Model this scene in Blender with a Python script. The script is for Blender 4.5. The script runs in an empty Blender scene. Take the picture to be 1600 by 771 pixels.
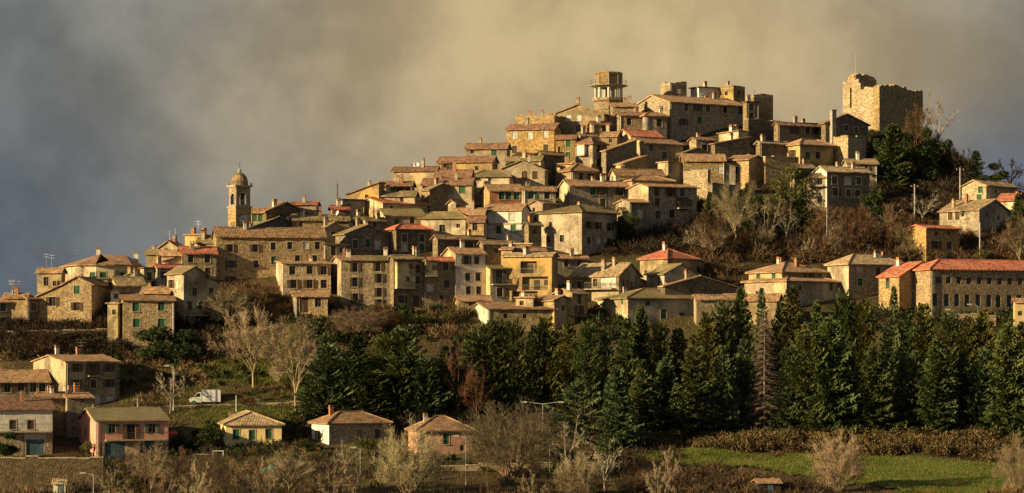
import bpy, math, random
import numpy as np
from mathutils import Vector, Matrix
R = math.radians
random.seed(11)
S = bpy.context.scene
COL = S.collection

# ---------------------------------------------------------------- camera, sky, sun, exposure
F, HZ = 4400.0, 560.0            # focal length and horizon row, both in pixels of the 1600 wide photograph
cam_d = bpy.data.cameras.new('camera')
cam = bpy.data.objects.new('camera', cam_d)
COL.objects.link(cam)
cam.location = (0, 0, 0)
cam.rotation_euler = (R(90), 0, 0)
cam_d.sensor_width = 36
cam_d.lens = 36 * F / 1600
cam_d.shift_y = (HZ - 385.5) / 1600
cam_d.clip_start, cam_d.clip_end = 0.5, 30000
S.camera = cam

SUN_AZ, SUN_EL = 25.0, 15.0      # degrees the sun stands in front of the picture plane (on the left), and its height
sun_d = bpy.data.lights.new('sun', 'SUN')
sun_d.energy = 5.0
sun_d.angle = R(0.5)
sun_d.color = (1.0, 0.77, 0.40)
sun = bpy.data.objects.new('sun', sun_d)
COL.objects.link(sun)
to_sun = Vector((-math.cos(R(SUN_EL)) * math.cos(R(SUN_AZ)), -math.cos(R(SUN_EL)) * math.sin(R(SUN_AZ)), math.sin(R(SUN_EL))))
sun.rotation_euler = to_sun.to_track_quat('Z', 'Y').to_euler()
S.view_settings.view_transform = 'Standard'
S.view_settings.look = 'None'
S.view_settings.exposure = 0.8
S.view_settings.gamma = 1
S.view_settings.use_curve_mapping = False
S.cycles.use_denoising = True
S.cycles.max_bounces = 5
S.cycles.diffuse_bounces = 2
S.cycles.transparent_max_bounces = 4


def lin(c):
    return tuple(((v / 255) / 12.92 if v / 255 <= 0.04045 else (((v / 255) + 0.055) / 1.055) ** 2.4) for v in c)


class NT:
    """small helper for writing node trees"""
    def __init__(s, tree):
        s.t = tree
        s.n = tree.nodes
        s.l = tree.links

    def new(s, ty, **kw):
        n = s.n.new(ty)
        for k, v in kw.items():
            if hasattr(n, k):
                setattr(n, k, v)
        return n

    def put(s, sock, v):
        if isinstance(v, bpy.types.NodeSocket):
            s.l.new(v, sock)
        elif isinstance(v, (tuple, list)) and len(v) == 3 and sock.type == 'RGBA':
            sock.default_value = (*v, 1)
        else:
            sock.default_value = v

    def math(s, op, a, b=None, c=None, clamp=False):
        n = s.new('ShaderNodeMath', operation=op, use_clamp=clamp)
        s.put(n.inputs[0], a)
        if b is not None:
            s.put(n.inputs[1], b)
        if c is not None:
            s.put(n.inputs[2], c)
        return n.outputs[0]

    def mix(s, f, a, b, blend='MIX'):
        n = s.new('ShaderNodeMix', data_type='RGBA', blend_type=blend)
        s.put(n.inputs[0], f)
        s.put(n.inputs[6], a)
        s.put(n.inputs[7], b)
        return n.outputs[2]

    def noise(s, vec, scale, detail=4, rough=0.55, dist=0.0):
        n = s.new('ShaderNodeTexNoise')
        s.l.new(vec, n.inputs['Vector'])
        n.inputs['Scale'].default_value = scale
        n.inputs['Detail'].default_value = detail
        n.inputs['Roughness'].default_value = rough
        n.inputs['Distortion'].default_value = dist
        return n

    def ramp(s, v, lo, hi, a=0.0, b=1.0):
        n = s.new('ShaderNodeMapRange', interpolation_type='SMOOTHSTEP')
        s.put(n.inputs[0], v)
        n.inputs[1].default_value, n.inputs[2].default_value = lo, hi
        n.inputs[3].default_value, n.inputs[4].default_value = a, b
        return n.outputs[0]


w = bpy.data.worlds.new('World')
S.world = w
w.use_nodes = True
wt = NT(w.node_tree)
for n in list(wt.n):
    wt.n.remove(n)
sky = wt.new('ShaderNodeTexSky', sky_type='NISHITA')
sky.sun_disc = False
sky.sun_elevation = R(SUN_EL)
sky.sun_rotation = math.atan2(to_sun.x, to_sun.y)
tc = wt.new('ShaderNodeTexCoord')
dirv = tc.outputs['Generated']
n1 = wt.noise(dirv, 7.0, 3, 0.45, 0.0)
n2 = wt.noise(dirv, 22.0, 6, 0.55, 0.0)
n3 = wt.noise(dirv, 60.0, 5, 0.6, 0.0)
n4 = wt.noise(dirv, 13.0, 7, 0.58, 0.6)
off = wt.new('ShaderNodeVectorMath', operation='SUBTRACT')
wt.l.new(n1.outputs['Color'], off.inputs[0])
off.inputs[1].default_value = (0.5, 0.5, 0.5)
off2 = wt.new('ShaderNodeVectorMath', operation='SUBTRACT')
wt.l.new(n2.outputs['Color'], off2.inputs[0])
off2.inputs[1].default_value = (0.5, 0.5, 0.5)
sc1 = wt.new('ShaderNodeVectorMath', operation='SCALE')
wt.l.new(off.outputs[0], sc1.inputs[0])
sc1.inputs['Scale'].default_value = 0.035
sc2 = wt.new('ShaderNodeVectorMath', operation='SCALE')
wt.l.new(off2.outputs[0], sc2.inputs[0])
sc2.inputs['Scale'].default_value = 0.022
ad1 = wt.new('ShaderNodeVectorMath', operation='ADD')
wt.l.new(dirv, ad1.inputs[0])
wt.l.new(sc1.outputs[0], ad1.inputs[1])
ad2 = wt.new('ShaderNodeVectorMath', operation='ADD')
wt.l.new(ad1.outputs[0], ad2.inputs[0])
wt.l.new(sc2.outputs[0], ad2.inputs[1])
sep = wt.new('ShaderNodeSeparateXYZ')
wt.l.new(ad2.outputs[0], sep.inputs[0])
sx, sy, sz = sep.outputs


def blob(cx, cz, rx, rz, lo=0.0, hi=1.0):
    a = wt.math('POWER', wt.math('DIVIDE', wt.math('SUBTRACT', sx, cx), rx), 2.0)
    b = wt.math('POWER', wt.math('DIVIDE', wt.math('SUBTRACT', sz, cz), rz), 2.0)
    d = wt.math('SQRT', wt.math('ADD', a, b))
    m = wt.ramp(d, lo, hi, 1.0, 0.0)
    return wt.math('MULTIPLY', m, wt.ramp(sy, 0.0, 0.3))


# storm cloud: slate base, a broad warm glow above the town, a grey veil top left, a slate bank on the right
c = wt.mix(wt.ramp(sz, -0.02, 0.13), lin((72, 82, 94)), lin((106, 108, 106)))
c = wt.mix(wt.math('MULTIPLY', blob(-0.075, 0.06, 0.13, 0.085, 0.1, 1.0), 0.6), c, lin((124, 124, 118)))
c = wt.mix(wt.math('MULTIPLY', blob(0.035, 0.10, 0.20, 0.10, 0.15, 1.0), 1.0), c, lin((174, 154, 117)))
c = wt.mix(wt.math('MULTIPLY', blob(0.03, 0.125, 0.13, 0.05, 0.1, 1.0), 0.55), c, lin((176, 157, 116)))
c = wt.mix(wt.math('MULTIPLY', blob(-0.13, 0.122, 0.035, 0.03, 0.0, 1.0), 0.5), c, lin((140, 138, 128)))
c = wt.mix(wt.math('MULTIPLY', blob(0.195, 0.05, 0.11, 0.06, 0.25, 1.0), 1.0), c, lin((92, 100, 112)))
c = wt.mix(wt.math('MULTIPLY', blob(-0.20, 0.04, 0.09, 0.07, 0.1, 1.0), 0.6), c, lin((86, 94, 104)))
wisp = wt.math('ADD', wt.math('MULTIPLY', wt.ramp(n2.outputs['Fac'], 0.3, 0.7, 0.80, 1.20), wt.ramp(n4.outputs['Fac'], 0.32, 0.68, 0.97, 1.05)), wt.ramp(n3.outputs['Fac'], 0.3, 0.7, -0.03, 0.03))
cc = wt.new('ShaderNodeVectorMath', operation='SCALE')
wt.l.new(c, cc.inputs[0])
wt.l.new(wisp, cc.inputs['Scale'])
bgs = wt.new('ShaderNodeBackground')
wt.l.new(sky.outputs[0], bgs.inputs[0])
bgs.inputs[1].default_value = 0.05
bgc = wt.new('ShaderNodeBackground')
wt.l.new(cc.outputs[0], bgc.inputs[0])
bgc.inputs[1].default_value = 0.67
mx = wt.new('ShaderNodeMixShader')
cover = wt.ramp(n1.outputs['Fac'], 0.2, 0.45, 0.93, 1.0)
front = wt.ramp(sy, -0.2, 0.5, 0.55, 1.0)
wt.l.new(wt.math('MULTIPLY', cover, front), mx.inputs[0])
wt.l.new(bgs.outputs[0], mx.inputs[1])
wt.l.new(bgc.outputs[0], mx.inputs[2])
wo = wt.new('ShaderNodeOutputWorld')
wt.l.new(mx.outputs[0], wo.inputs[0])

# ---------------------------------------------------------------- materials
MATS = {}


def base_mat(name, rough=0.9, spec=0.15):
    m = bpy.data.materials.new(name)
    m.use_nodes = True
    t = NT(m.node_tree)
    b = m.node_tree.nodes['Principled BSDF']
    b.inputs['Roughness'].default_value = rough
    b.inputs['Specular IOR Level'].default_value = spec
    MATS[name] = m
    return m, t, b


def world_vec(t, scale=(1, 1, 1)):
    g = t.new('ShaderNodeNewGeometry')
    mp = t.new('ShaderNodeMapping')
    t.l.new(g.outputs['Position'], mp.inputs['Vector'])
    mp.inputs['Scale'].default_value = scale
    return mp.outputs[0]


def sc3(c, k):
    return tuple(min(1.0, v * k) for v in c)


def wall_mat(name, col, stone=1.0, stain=0.5, stonecol=(0.25, 0.195, 0.125)):
    """rubble stone (stone=1) or weathered plaster that lets some stone show (stone<1)"""
    m, t, b = base_mat(name)
    p = world_vec(t, (3.0, 3.0, 5.0))
    pw = world_vec(t)
    v = t.new('ShaderNodeTexVoronoi')
    t.l.new(p, v.inputs['Vector'])
    v.inputs['Scale'].default_value = 1.0
    v.inputs['Randomness'].default_value = 0.9
    ve = t.new('ShaderNodeTexVoronoi', feature='DISTANCE_TO_EDGE')
    t.l.new(p, ve.inputs['Vector'])
    ve.inputs['Scale'].default_value = 1.0
    ve.inputs['Randomness'].default_value = 0.9
    hs = t.new('ShaderNodeSeparateColor')
    t.l.new(v.outputs['Color'], hs.inputs[0])
    big = t.noise(pw, 0.28, 5, 0.62, 0.4)
    mid = t.noise(pw, 1.3, 5, 0.65)
    strk = t.noise(world_vec(t, (1.6, 1.6, 0.22)), 1.0, 4, 0.6)
    scol = stonecol if stone < 1 else col
    st = t.mix(hs.outputs[0], sc3(scol, 0.52), sc3(scol, 1.5))
    st = t.mix(t.math('MULTIPLY', hs.outputs[1], 0.35), st, (scol[0] * 0.9, scol[1] * 0.62, scol[2] * 0.5))
    st = t.mix(t.ramp(ve.outputs['Distance'], 0.0, 0.10, 0.6, 0.0), st, sc3(scol, 0.5))
    if stone < 1:
        pl = t.mix(t.ramp(mid.outputs['Fac'], 0.3, 0.75), sc3(col, 1.1), sc3(col, 0.78))
        f = t.ramp(big.outputs['Fac'], 0.62 - 0.35 * stone, 0.72 - 0.35 * stone)
        fin = t.mix(t.math('MULTIPLY', f, 0.75), pl, st)
    else:
        fin = st
    dirt = t.ramp(t.math('ADD', t.math('MULTIPLY', big.outputs['Fac'], 0.5), t.math('MULTIPLY', strk.outputs['Fac'], 0.5)), 0.47, 0.68)
    fin = t.mix(t.math('MULTIPLY', dirt, stain), fin, (0.055, 0.047, 0.032))
    oi = t.new('ShaderNodeObjectInfo')
    hv = t.new('ShaderNodeHueSaturation')
    t.l.new(fin, hv.inputs['Color'])
    t.l.new(t.ramp(oi.outputs['Random'], 0, 1, 0.82, 1.15), hv.inputs['Value'])
    t.l.new(t.ramp(t.math('FRACT', t.math('MULTIPLY', oi.outputs['Random'], 7.3)), 0, 1, 0.8, 1.1), hv.inputs['Saturation'])
    t.l.new(hv.outputs[0], b.inputs['Base Color'])
    bp = t.new('ShaderNodeBump')
    bp.inputs['Strength'].default_value = 0.75 if stone >= 1 else 0.4
    bp.inputs['Distance'].default_value = 0.10
    hgt = t.math('ADD', t.math('MULTIPLY', t.ramp(ve.outputs['Distance'], 0.0, 0.25), 0.6 if stone >= 1 else 0.15), mid.outputs['Fac'])
    t.l.new(hgt, bp.inputs['Height'])
    t.l.new(bp.outputs[0], b.inputs['Normal'])
    return m


wall_mat('stone', (0.40, 0.30, 0.165), 1.0, 0.42)
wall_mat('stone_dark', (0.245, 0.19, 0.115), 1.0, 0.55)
wall_mat('stone_grey', (0.34, 0.275, 0.17), 1.0, 0.5)
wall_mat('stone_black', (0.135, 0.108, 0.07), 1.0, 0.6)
wall_mat('stone_gold', (0.45, 0.315, 0.15), 1.0, 0.42)
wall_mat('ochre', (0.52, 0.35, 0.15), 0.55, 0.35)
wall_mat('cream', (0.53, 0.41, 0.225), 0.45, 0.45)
wall_mat('tan', (0.42, 0.32, 0.185), 0.6, 0.55)
wall_mat('grey', (0.40, 0.335, 0.225), 0.5, 0.5)
wall_mat('white', (0.66, 0.60, 0.50), 0.1, 0.3)
wall_mat('yellow', (0.78, 0.56, 0.18), 0.0, 0.08)
wall_mat('pink', (0.72, 0.31, 0.21), 0.0, 0.14)
wall_mat('dusty_pink', (0.50, 0.285, 0.205), 0.15, 0.25)
wall_mat('rust', (0.40, 0.16, 0.08), 0.3, 0.4)


def roof_mat(name, col, moss=0.3, mosscol=(0.17, 0.145, 0.06)):
    m, t, b = base_mat(name, 0.88, 0.15)
    uv = t.new('ShaderNodeUVMap')
    uv.uv_map = 'UV'
    pw = world_vec(t)
    su = t.new('ShaderNodeSeparateXYZ')
    t.l.new(uv.outputs[0], su.inputs[0])
    cell = t.new('ShaderNodeCombineXYZ')
    t.l.new(t.math('FLOOR', t.math('MULTIPLY', su.outputs[0], 2.3)), cell.inputs[0])
    t.l.new(t.math('FLOOR', t.math('MULTIPLY', su.outputs[1], 2.4)), cell.inputs[1])
    wn = t.new('ShaderNodeTexWhiteNoise', noise_dimensions='3D')
    oi = t.new('ShaderNodeObjectInfo')
    t.l.new(t.math('MULTIPLY', oi.outputs['Random'], 91.0), cell.inputs[2])
    t.l.new(cell.outputs[0], wn.inputs[0])
    ws = t.new('ShaderNodeSeparateColor')
    t.l.new(wn.outputs['Color'], ws.inputs[0])
    big = t.noise(pw, 0.35, 5, 0.65, 0.3)
    mid = t.noise(pw, 1.7, 4, 0.65)
    c = t.mix(ws.outputs[0], sc3(col, 0.55), sc3(col, 1.5))
    c = t.mix(t.math('MULTIPLY', ws.outputs[1], 0.4), c, (col[0] * 1.0, col[0] * 0.8, col[0] * 0.55))
    f = t.ramp(t.math('ADD', t.math('MULTIPLY', big.outputs['Fac'], 0.6), t.math('MULTIPLY', mid.outputs['Fac'], 0.4)), 0.62 - 0.3 * moss, 0.74 - 0.25 * moss)
    c = t.mix(t.math('MULTIPLY', f, 0.8), c, mosscol)
    c = t.mix(t.ramp(mid.outputs['Fac'], 0.58, 0.72, 0.0, 0.45), c, (0.04, 0.032, 0.022))
    hv = t.new('ShaderNodeHueSaturation')
    t.l.new(c, hv.inputs['Color'])
    t.l.new(t.ramp(oi.outputs['Random'], 0, 1, 0.8, 1.15), hv.inputs['Value'])
    t.l.new(hv.outputs[0], b.inputs['Base Color'])
    wave = t.math('SINE', t.math('MULTIPLY', su.outputs[0], 4.4 * 2 * math.pi))
    row = t.math('FRACT', t.math('MULTIPLY', su.outputs[1], 2.4))
    bp = t.new('ShaderNodeBump')
    bp.inputs['Strength'].default_value = 0.7
    bp.inputs['Distance'].default_value = 0.05
    t.l.new(t.math('ADD', t.math('ADD', t.math('MULTIPLY', wave, 0.5), t.math('MULTIPLY', row, -0.4)), t.math('MULTIPLY', ws.outputs[2], 0.6)), bp.inputs['Height'])
    t.l.new(bp.outputs[0], b.inputs['Normal'])
    return m


roof_mat('terra', (0.37, 0.20, 0.105), 0.35)
roof_mat('red', (0.46, 0.115, 0.06), 0.02)
roof_mat('maroon', (0.25, 0.12, 0.075), 0.3)
roof_mat('moss', (0.33, 0.22, 0.12), 0.75)
roof_mat('tanroof', (0.42, 0.285, 0.155), 0.35)
roof_mat('olive', (0.25, 0.20, 0.115), 0.9, (0.20, 0.165, 0.085))


def plain(name, col, rough=0.8, spec=0.2, var=0.25, scale=2.0, metal=0.0):
    m, t, b = base_mat(name, rough, spec)
    n = t.noise(world_vec(t), scale, 4, 0.6)
    c = t.mix(t.ramp(n.outputs['Fac'], 0.3, 0.7), sc3(col, 1 - var), sc3(col, 1 + var))
    oi = t.new('ShaderNodeObjectInfo')
    hv = t.new('ShaderNodeHueSaturation')
    t.l.new(c, hv.inputs['Color'])
    t.l.new(t.ramp(oi.outputs['Random'], 0, 1, 0.85, 1.15), hv.inputs['Value'])
    t.l.new(hv.outputs[0], b.inputs['Base Color'])
    b.inputs['Metallic'].default_value = metal
    return m


plain('wood_dark', (0.06, 0.045, 0.032))
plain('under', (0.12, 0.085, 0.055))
plain('frame', (0.16, 0.11, 0.07))
plain('frame_pale', (0.42, 0.37, 0.28))
plain('surround', (0.40, 0.33, 0.22))
plain('sh_green', (0.035, 0.12, 0.06))
plain('sh_teal', (0.04, 0.095, 0.09))
plain('sh_brown', (0.10, 0.06, 0.035))
plain('sh_white', (0.6, 0.57, 0.5))
plain('garage', (0.085, 0.14, 0.16), 0.5)
plain('concrete', (0.36, 0.32, 0.25), 0.9, 0.1, 0.3)
plain('concrete_white', (0.62, 0.58, 0.48), 0.9, 0.1, 0.15)
plain('brick', (0.36, 0.17, 0.09), 0.9, 0.1, 0.4, 6)
plain('metal', (0.25, 0.25, 0.25), 0.5, 0.5, 0.1, 2, 0.6)
plain('pole', (0.42, 0.40, 0.36), 0.6, 0.3, 0.12)
plain('rail', (0.10, 0.09, 0.08), 0.6)
plain('white_paint', (0.72, 0.72, 0.70), 0.35, 0.5, 0.05)
plain('rubber', (0.02, 0.02, 0.02), 0.8)
plain('red_paint', (0.45, 0.06, 0.025), 0.6)
plain('green_cloth', (0.03, 0.20, 0.12), 0.8)
plain('asphalt', (0.055, 0.052, 0.05), 0.95, 0.1, 0.25, 0.8)
m, t, b = base_mat('glass', 0.12, 0.5)
b.inputs['Base Color'].default_value = (0.012, 0.013, 0.014, 1)
m, t, b = base_mat('hollow', 0.9, 0.1)
b.inputs['Base Color'].default_value = (0.03, 0.025, 0.02, 1)


def leaf_mat(name, col, col2, trans=0.15, clump=0.9):
    m, t, b = base_mat(name, 0.75, 0.15)
    oi = t.new('ShaderNodeObjectInfo')
    n = t.noise(world_vec(t), clump, 4, 0.65)
    c = t.mix(t.ramp(n.outputs['Fac'], 0.35, 0.68), col, col2)
    hv = t.new('ShaderNodeHueSaturation')
    t.l.new(c, hv.inputs['Color'])
    t.l.new(t.ramp(oi.outputs['Random'], 0, 1, 0.478, 0.515), hv.inputs['Hue'])
    t.l.new(t.ramp(t.math('FRACT', t.math('MULTIPLY', oi.outputs['Random'], 13.7)), 0, 1, 0.82, 1.2), hv.inputs['Value'])
    t.l.new(hv.outputs[0], b.inputs['Base Color'])
    if trans:
        tr = t.new('ShaderNodeBsdfTranslucent')
        t.l.new(hv.outputs[0], tr.inputs[0])
        ms = t.new('ShaderNodeMixShader')
        ms.inputs[0].default_value = trans
        t.l.new(b.outputs[0], ms.inputs[1])
        t.l.new(tr.outputs[0], ms.inputs[2])
        t.l.new(ms.outputs[0], t.n['Material Output'].inputs[0])
    return m


leaf_mat('needles', (0.060, 0.088, 0.028), (0.125, 0.142, 0.040))
leaf_mat('needles_blue', (0.066, 0.098, 0.044), (0.135, 0.16, 0.064))
leaf_mat('needles_gold', (0.080, 0.095, 0.024), (0.16, 0.14, 0.030))
leaf_mat('leaf_dark', (0.028, 0.045, 0.015), (0.055, 0.075, 0.022))
leaf_mat('leaf_olive', (0.075, 0.085, 0.025), (0.14, 0.13, 0.045))
leaf_mat('twig_tan', (0.215, 0.165, 0.10), (0.345, 0.27, 0.165), 0.0)
leaf_mat('straw', (0.17, 0.12, 0.055), (0.28, 0.20, 0.09), 0.0)
leaf_mat('twig_grey', (0.24, 0.20, 0.145), (0.36, 0.31, 0.22), 0.0)
leaf_mat('twig_brown', (0.085, 0.052, 0.028), (0.17, 0.10, 0.05), 0.0)
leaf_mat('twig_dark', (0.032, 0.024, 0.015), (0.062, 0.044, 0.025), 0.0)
leaf_mat('bark', (0.075, 0.055, 0.04), (0.14, 0.11, 0.08), 0.0, 3)
leaf_mat('grass_blade', (0.085, 0.112, 0.022), (0.16, 0.17, 0.04), 0.2, 0.6)
leaf_mat('grass_dry', (0.15, 0.12, 0.05), (0.25, 0.19, 0.085), 0.1, 0.6)

m, t, b = base_mat('ground', 1.0, 0.05)
pw = world_vec(t)
a1 = t.noise(pw, 0.07, 6, 0.65)
a2 = t.noise(pw, 0.5, 5, 0.65)
a3 = t.noise(pw, 3.0, 4, 0.6)
c = t.mix(t.ramp(a2.outputs['Fac'], 0.35, 0.65), (0.06, 0.044, 0.024), (0.11, 0.078, 0.04))
c = t.mix(t.ramp(a1.outputs['Fac'], 0.5, 0.6, 0, 0.8), c, (0.085, 0.095, 0.025))
c = t.mix(t.ramp(a3.outputs['Fac'], 0.5, 0.7, 0, 0.6), c, (0.04, 0.03, 0.02))
t.l.new(c, b.inputs['Base Color'])
bp = t.new('ShaderNodeBump')
bp.inputs['Strength'].default_value = 1.0
bp.inputs['Distance'].default_value = 0.3
t.l.new(a3.outputs['Fac'], bp.inputs['Height'])
t.l.new(bp.outputs[0], b.inputs['Normal'])

m, t, b = base_mat('meadow', 1.0, 0.05)
pw = world_vec(t)
a1 = t.noise(pw, 0.15, 5, 0.65)
a2 = t.noise(pw, 1.4, 5, 0.7)
c = t.mix(t.ramp(a1.outputs['Fac'], 0.35, 0.65), (0.088, 0.115, 0.024), (0.135, 0.155, 0.034))
c = t.mix(t.ramp(a2.outputs['Fac'], 0.5, 0.72, 0, 0.8), c, (0.055, 0.075, 0.015))
a4 = t.noise(world_vec(t, (0.05, 0.16, 1)), 1.0, 5, 0.7)
c = t.mix(t.ramp(a4.outputs['Fac'], 0.52, 0.64, 0, 0.75), c, (0.15, 0.12, 0.045))
t.l.new(c, b.inputs['Base Color'])
bp = t.new('ShaderNodeBump')
bp.inputs['Strength'].default_value = 1.0
bp.inputs['Distance'].default_value = 0.35
t.l.new(a2.outputs['Fac'], bp.inputs['Height'])
t.l.new(bp.outputs[0], b.inputs['Normal'])

# ---------------------------------------------------------------- mesh helpers


def tag(o, label=None, cat=None, group=None, kind=None):
    for k, v in (('label', label), ('category', cat), ('group', group), ('kind', kind)):
        if v:
            o[k] = v
    return o


class MB:
    """collects faces with material names and optional uvs, then links them as ONE mesh object"""
    def __init__(s):
        s.v, s.f, s.m, s.uv = [], [], [], []

    def face(s, pts, mat, uv=None):
        i = len(s.v)
        s.v.extend(tuple(p) for p in pts)
        s.f.append(tuple(range(i, i + len(pts))))
        s.m.append(mat)
        s.uv.append(uv or [(p[0] + p[1], p[2]) for p in pts])

    def box(s, x0, x1, y0, y1, z0, z1, mat, rot=None):
        P = [Vector((x, y, z)) for z in (z0, z1) for x, y in ((x0, y0), (x1, y0), (x1, y1), (x0, y1))]
        if rot:
            P = [rot @ p for p in P]
        for q in ((0, 3, 2, 1), (4, 5, 6, 7), (0, 1, 5, 4), (1, 2, 6, 5), (2, 3, 7, 6), (3, 0, 4, 7)):
            s.face([P[k] for k in q], mat)

    def tube(s, p0, p1, r0, r1, mat, n=6, cap=True):
        p0, p1 = Vector(p0), Vector(p1)
        d = (p1 - p0).normalized()
        a = d.orthogonal().normalized()
        bb = d.cross(a)
        A = [p0 + (a * math.cos(k * 2 * math.pi / n) + bb * math.sin(k * 2 * math.pi / n)) * r0 for k in range(n)]
        B = [p1 + (a * math.cos(k * 2 * math.pi / n) + bb * math.sin(k * 2 * math.pi / n)) * r1 for k in range(n)]
        for k in range(n):
            s.face([A[k], A[(k + 1) % n], B[(k + 1) % n], B[k]], mat)
        if cap:
            s.face(B, mat)
            s.face(A[::-1], mat)

    def lathe(s, prof, n, mat, cx=0, cy=0, a0=0.0):
        for (r0, z0), (r1, z1) in zip(prof, prof[1:]):
            for k in range(n):
                t0, t1 = a0 + k * 2 * math.pi / n, a0 + (k + 1) * 2 * math.pi / n
                q = [(cx + r0 * math.cos(t0), cy + r0 * math.sin(t0), z0), (cx + r0 * math.cos(t1), cy + r0 * math.sin(t1), z0),
                     (cx + r1 * math.cos(t1), cy + r1 * math.sin(t1), z1), (cx + r1 * math.cos(t0), cy + r1 * math.sin(t0), z1)]
                if r1 < 1e-6:
                    q = q[:3]
                if r0 < 1e-6:
                    q = [q[0], q[2], q[3]]
                s.face(q, mat)

    def mesh(s, name):
        me = bpy.data.meshes.new(name)
        me.from_pydata(s.v, [], s.f)
        names = []
        for k in s.m:
            if k not in names:
                names.append(k)
        for k in names:
            me.materials.append(MATS[k])
        me.polygons.foreach_set('material_index', [names.index(k) for k in s.m])
        ul = me.uv_layers.new(name='UV')
        ul.data.foreach_set('uv', [c for u in s.uv for p in u for c in p])
        me.update()
        return me

    def build(s, name, parent=None, loc=None, rz=None):
        return link(name, s.mesh(name), parent, loc, rz)


def link(name, me, parent=None, loc=None, rz=None):
    o = bpy.data.objects.new(name, me)
    COL.objects.link(o)
    if parent:
        o.parent = parent
    if loc is not None:
        o.location = loc
    if rz is not None:
        o.rotation_euler = (0, 0, rz)
    return o


def empty(name, loc, rz=0.0):
    o = bpy.data.objects.new(name, None)
    o.empty_display_size = 0.5
    COL.objects.link(o)
    o.location = loc
    o.rotation_euler = (0, 0, rz)
    return o


# ---------------------------------------------------------------- the hill
PYT = [-300, 120, 200, 300, 400, 500, 600, 680, 720, 771, 900, 1100]
YT = [690, 555, 530, 500, 470, 440, 421, 404, 386, 352, 318, 270]
CRX = [-600, -200, 0, 60, 100, 145, 200, 245, 270, 350, 430, 500, 560, 620, 700, 760, 800, 860, 910, 1000, 1050, 1150, 1200, 1215, 1300, 1330, 1360, 1410, 1440, 1490, 1540, 1600, 1800, 2200]
CRY = [700, 570, 515, 475, 455, 445, 450, 440, 420, 405, 370, 360, 345, 305, 290, 270, 240, 215, 210, 195, 185, 190, 205, 228, 222, 208, 198, 202, 216, 245, 288, 300, 350, 480]


def y_of(py):
    return float(np.interp(py, PYT, YT))


def terr(X, Y):
    X, Y = np.asarray(X, float), np.asarray(Y, float)
    px = 800 + F * X / np.maximum(Y, 40)
    py = np.interp(-Y, [-v for v in YT], PYT)
    z = (HZ - py) * Y / F
    z = np.where(Y < 270, np.interp(Y, [0, 20, 100, 200, 270], [-1.7, -2.2, -14, -27, (HZ - 1100) * 270 / F]), z)
    cy = np.interp(px, CRX, CRY)
    Yc = np.interp(cy, PYT, YT)
    zc = (HZ - cy) * Yc / F
    zb = np.maximum(zc - 0.34 * (Y - Yc), -40)
    z = np.where((Y > Yc), np.minimum(z, zb), z)
    side = np.clip((np.abs(X) - 190) / 250, 0, 1)
    z = z * (1 - side) + np.minimum(z, -28) * side
    z = z + 0.35 * np.sin(X * 0.31 + 1.3 * np.sin(Y * 0.17)) * np.sin(Y * 0.27 + X * 0.11) * np.clip((Y - 300) / 50, 0, 1)
    terrace = (px < 166) & (px > -120) & (Y > 357) & (Y < 388)
    z = np.where(terrace, np.maximum(z, -13.6), z)
    return np.where(Y > 900, -40, z)


def at(px, py, Y):
    return Vector(((px - 800) / F * Y, Y, (HZ - py) / F * Y))


def ground(px, py, dz=0.0):
    Y = y_of(py)
    cy = float(np.interp(px, CRX, CRY))
    Y = min(Y, y_of(cy) + 2)
    X = (px - 800) / F * Y
    return Vector((X, Y, float(terr(X, Y)) + dz))


def grid_mesh(xs, ys, zf, mat):
    XX, YY = np.meshgrid(xs, ys)
    ZZ = zf(XX, YY)
    nx, ny = len(xs), len(ys)
    V = np.stack([XX, YY, ZZ], -1).reshape(-1, 3)
    i = np.arange((ny - 1) * nx).reshape(ny - 1, nx)[:, :-1].reshape(-1)
    Fc = np.stack([i, i + 1, i + nx + 1, i + nx], -1)
    me = bpy.data.meshes.new('ground')
    me.vertices.add(len(V))
    me.vertices.foreach_set('co', V.reshape(-1))
    me.loops.add(len(Fc) * 4)
    me.loops.foreach_set('vertex_index', Fc.reshape(-1).astype(np.int32))
    me.polygons.add(len(Fc))
    me.polygons.foreach_set('loop_start', np.arange(len(Fc), dtype=np.int32) * 4)
    me.polygons.foreach_set('loop_total', np.full(len(Fc), 4, np.int32))
    me.update()
    me.validate()
    for p in me.polygons:
        p.use_smooth = True
    me.materials.append(MATS[mat])
    return me


xs = np.concatenate([[-9000, -4000, -2000, -1000, -600, -400], np.arange(-280, -110, 10), np.arange(-110, 130, 2.2), np.arange(130, 290, 10), [400, 600, 1000, 2000, 4000, 9000]])
ys = np.concatenate([[-600, -200, -60, 0, 20, 60, 100, 150, 200, 240], np.arange(270, 600, 2.4), np.arange(600, 900, 12), [901, 1200, 2000, 4000, 9000, 14000]])
g = link('terrain', grid_mesh(xs, ys, terr, 'ground'))
tag(g, kind='structure')

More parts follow.
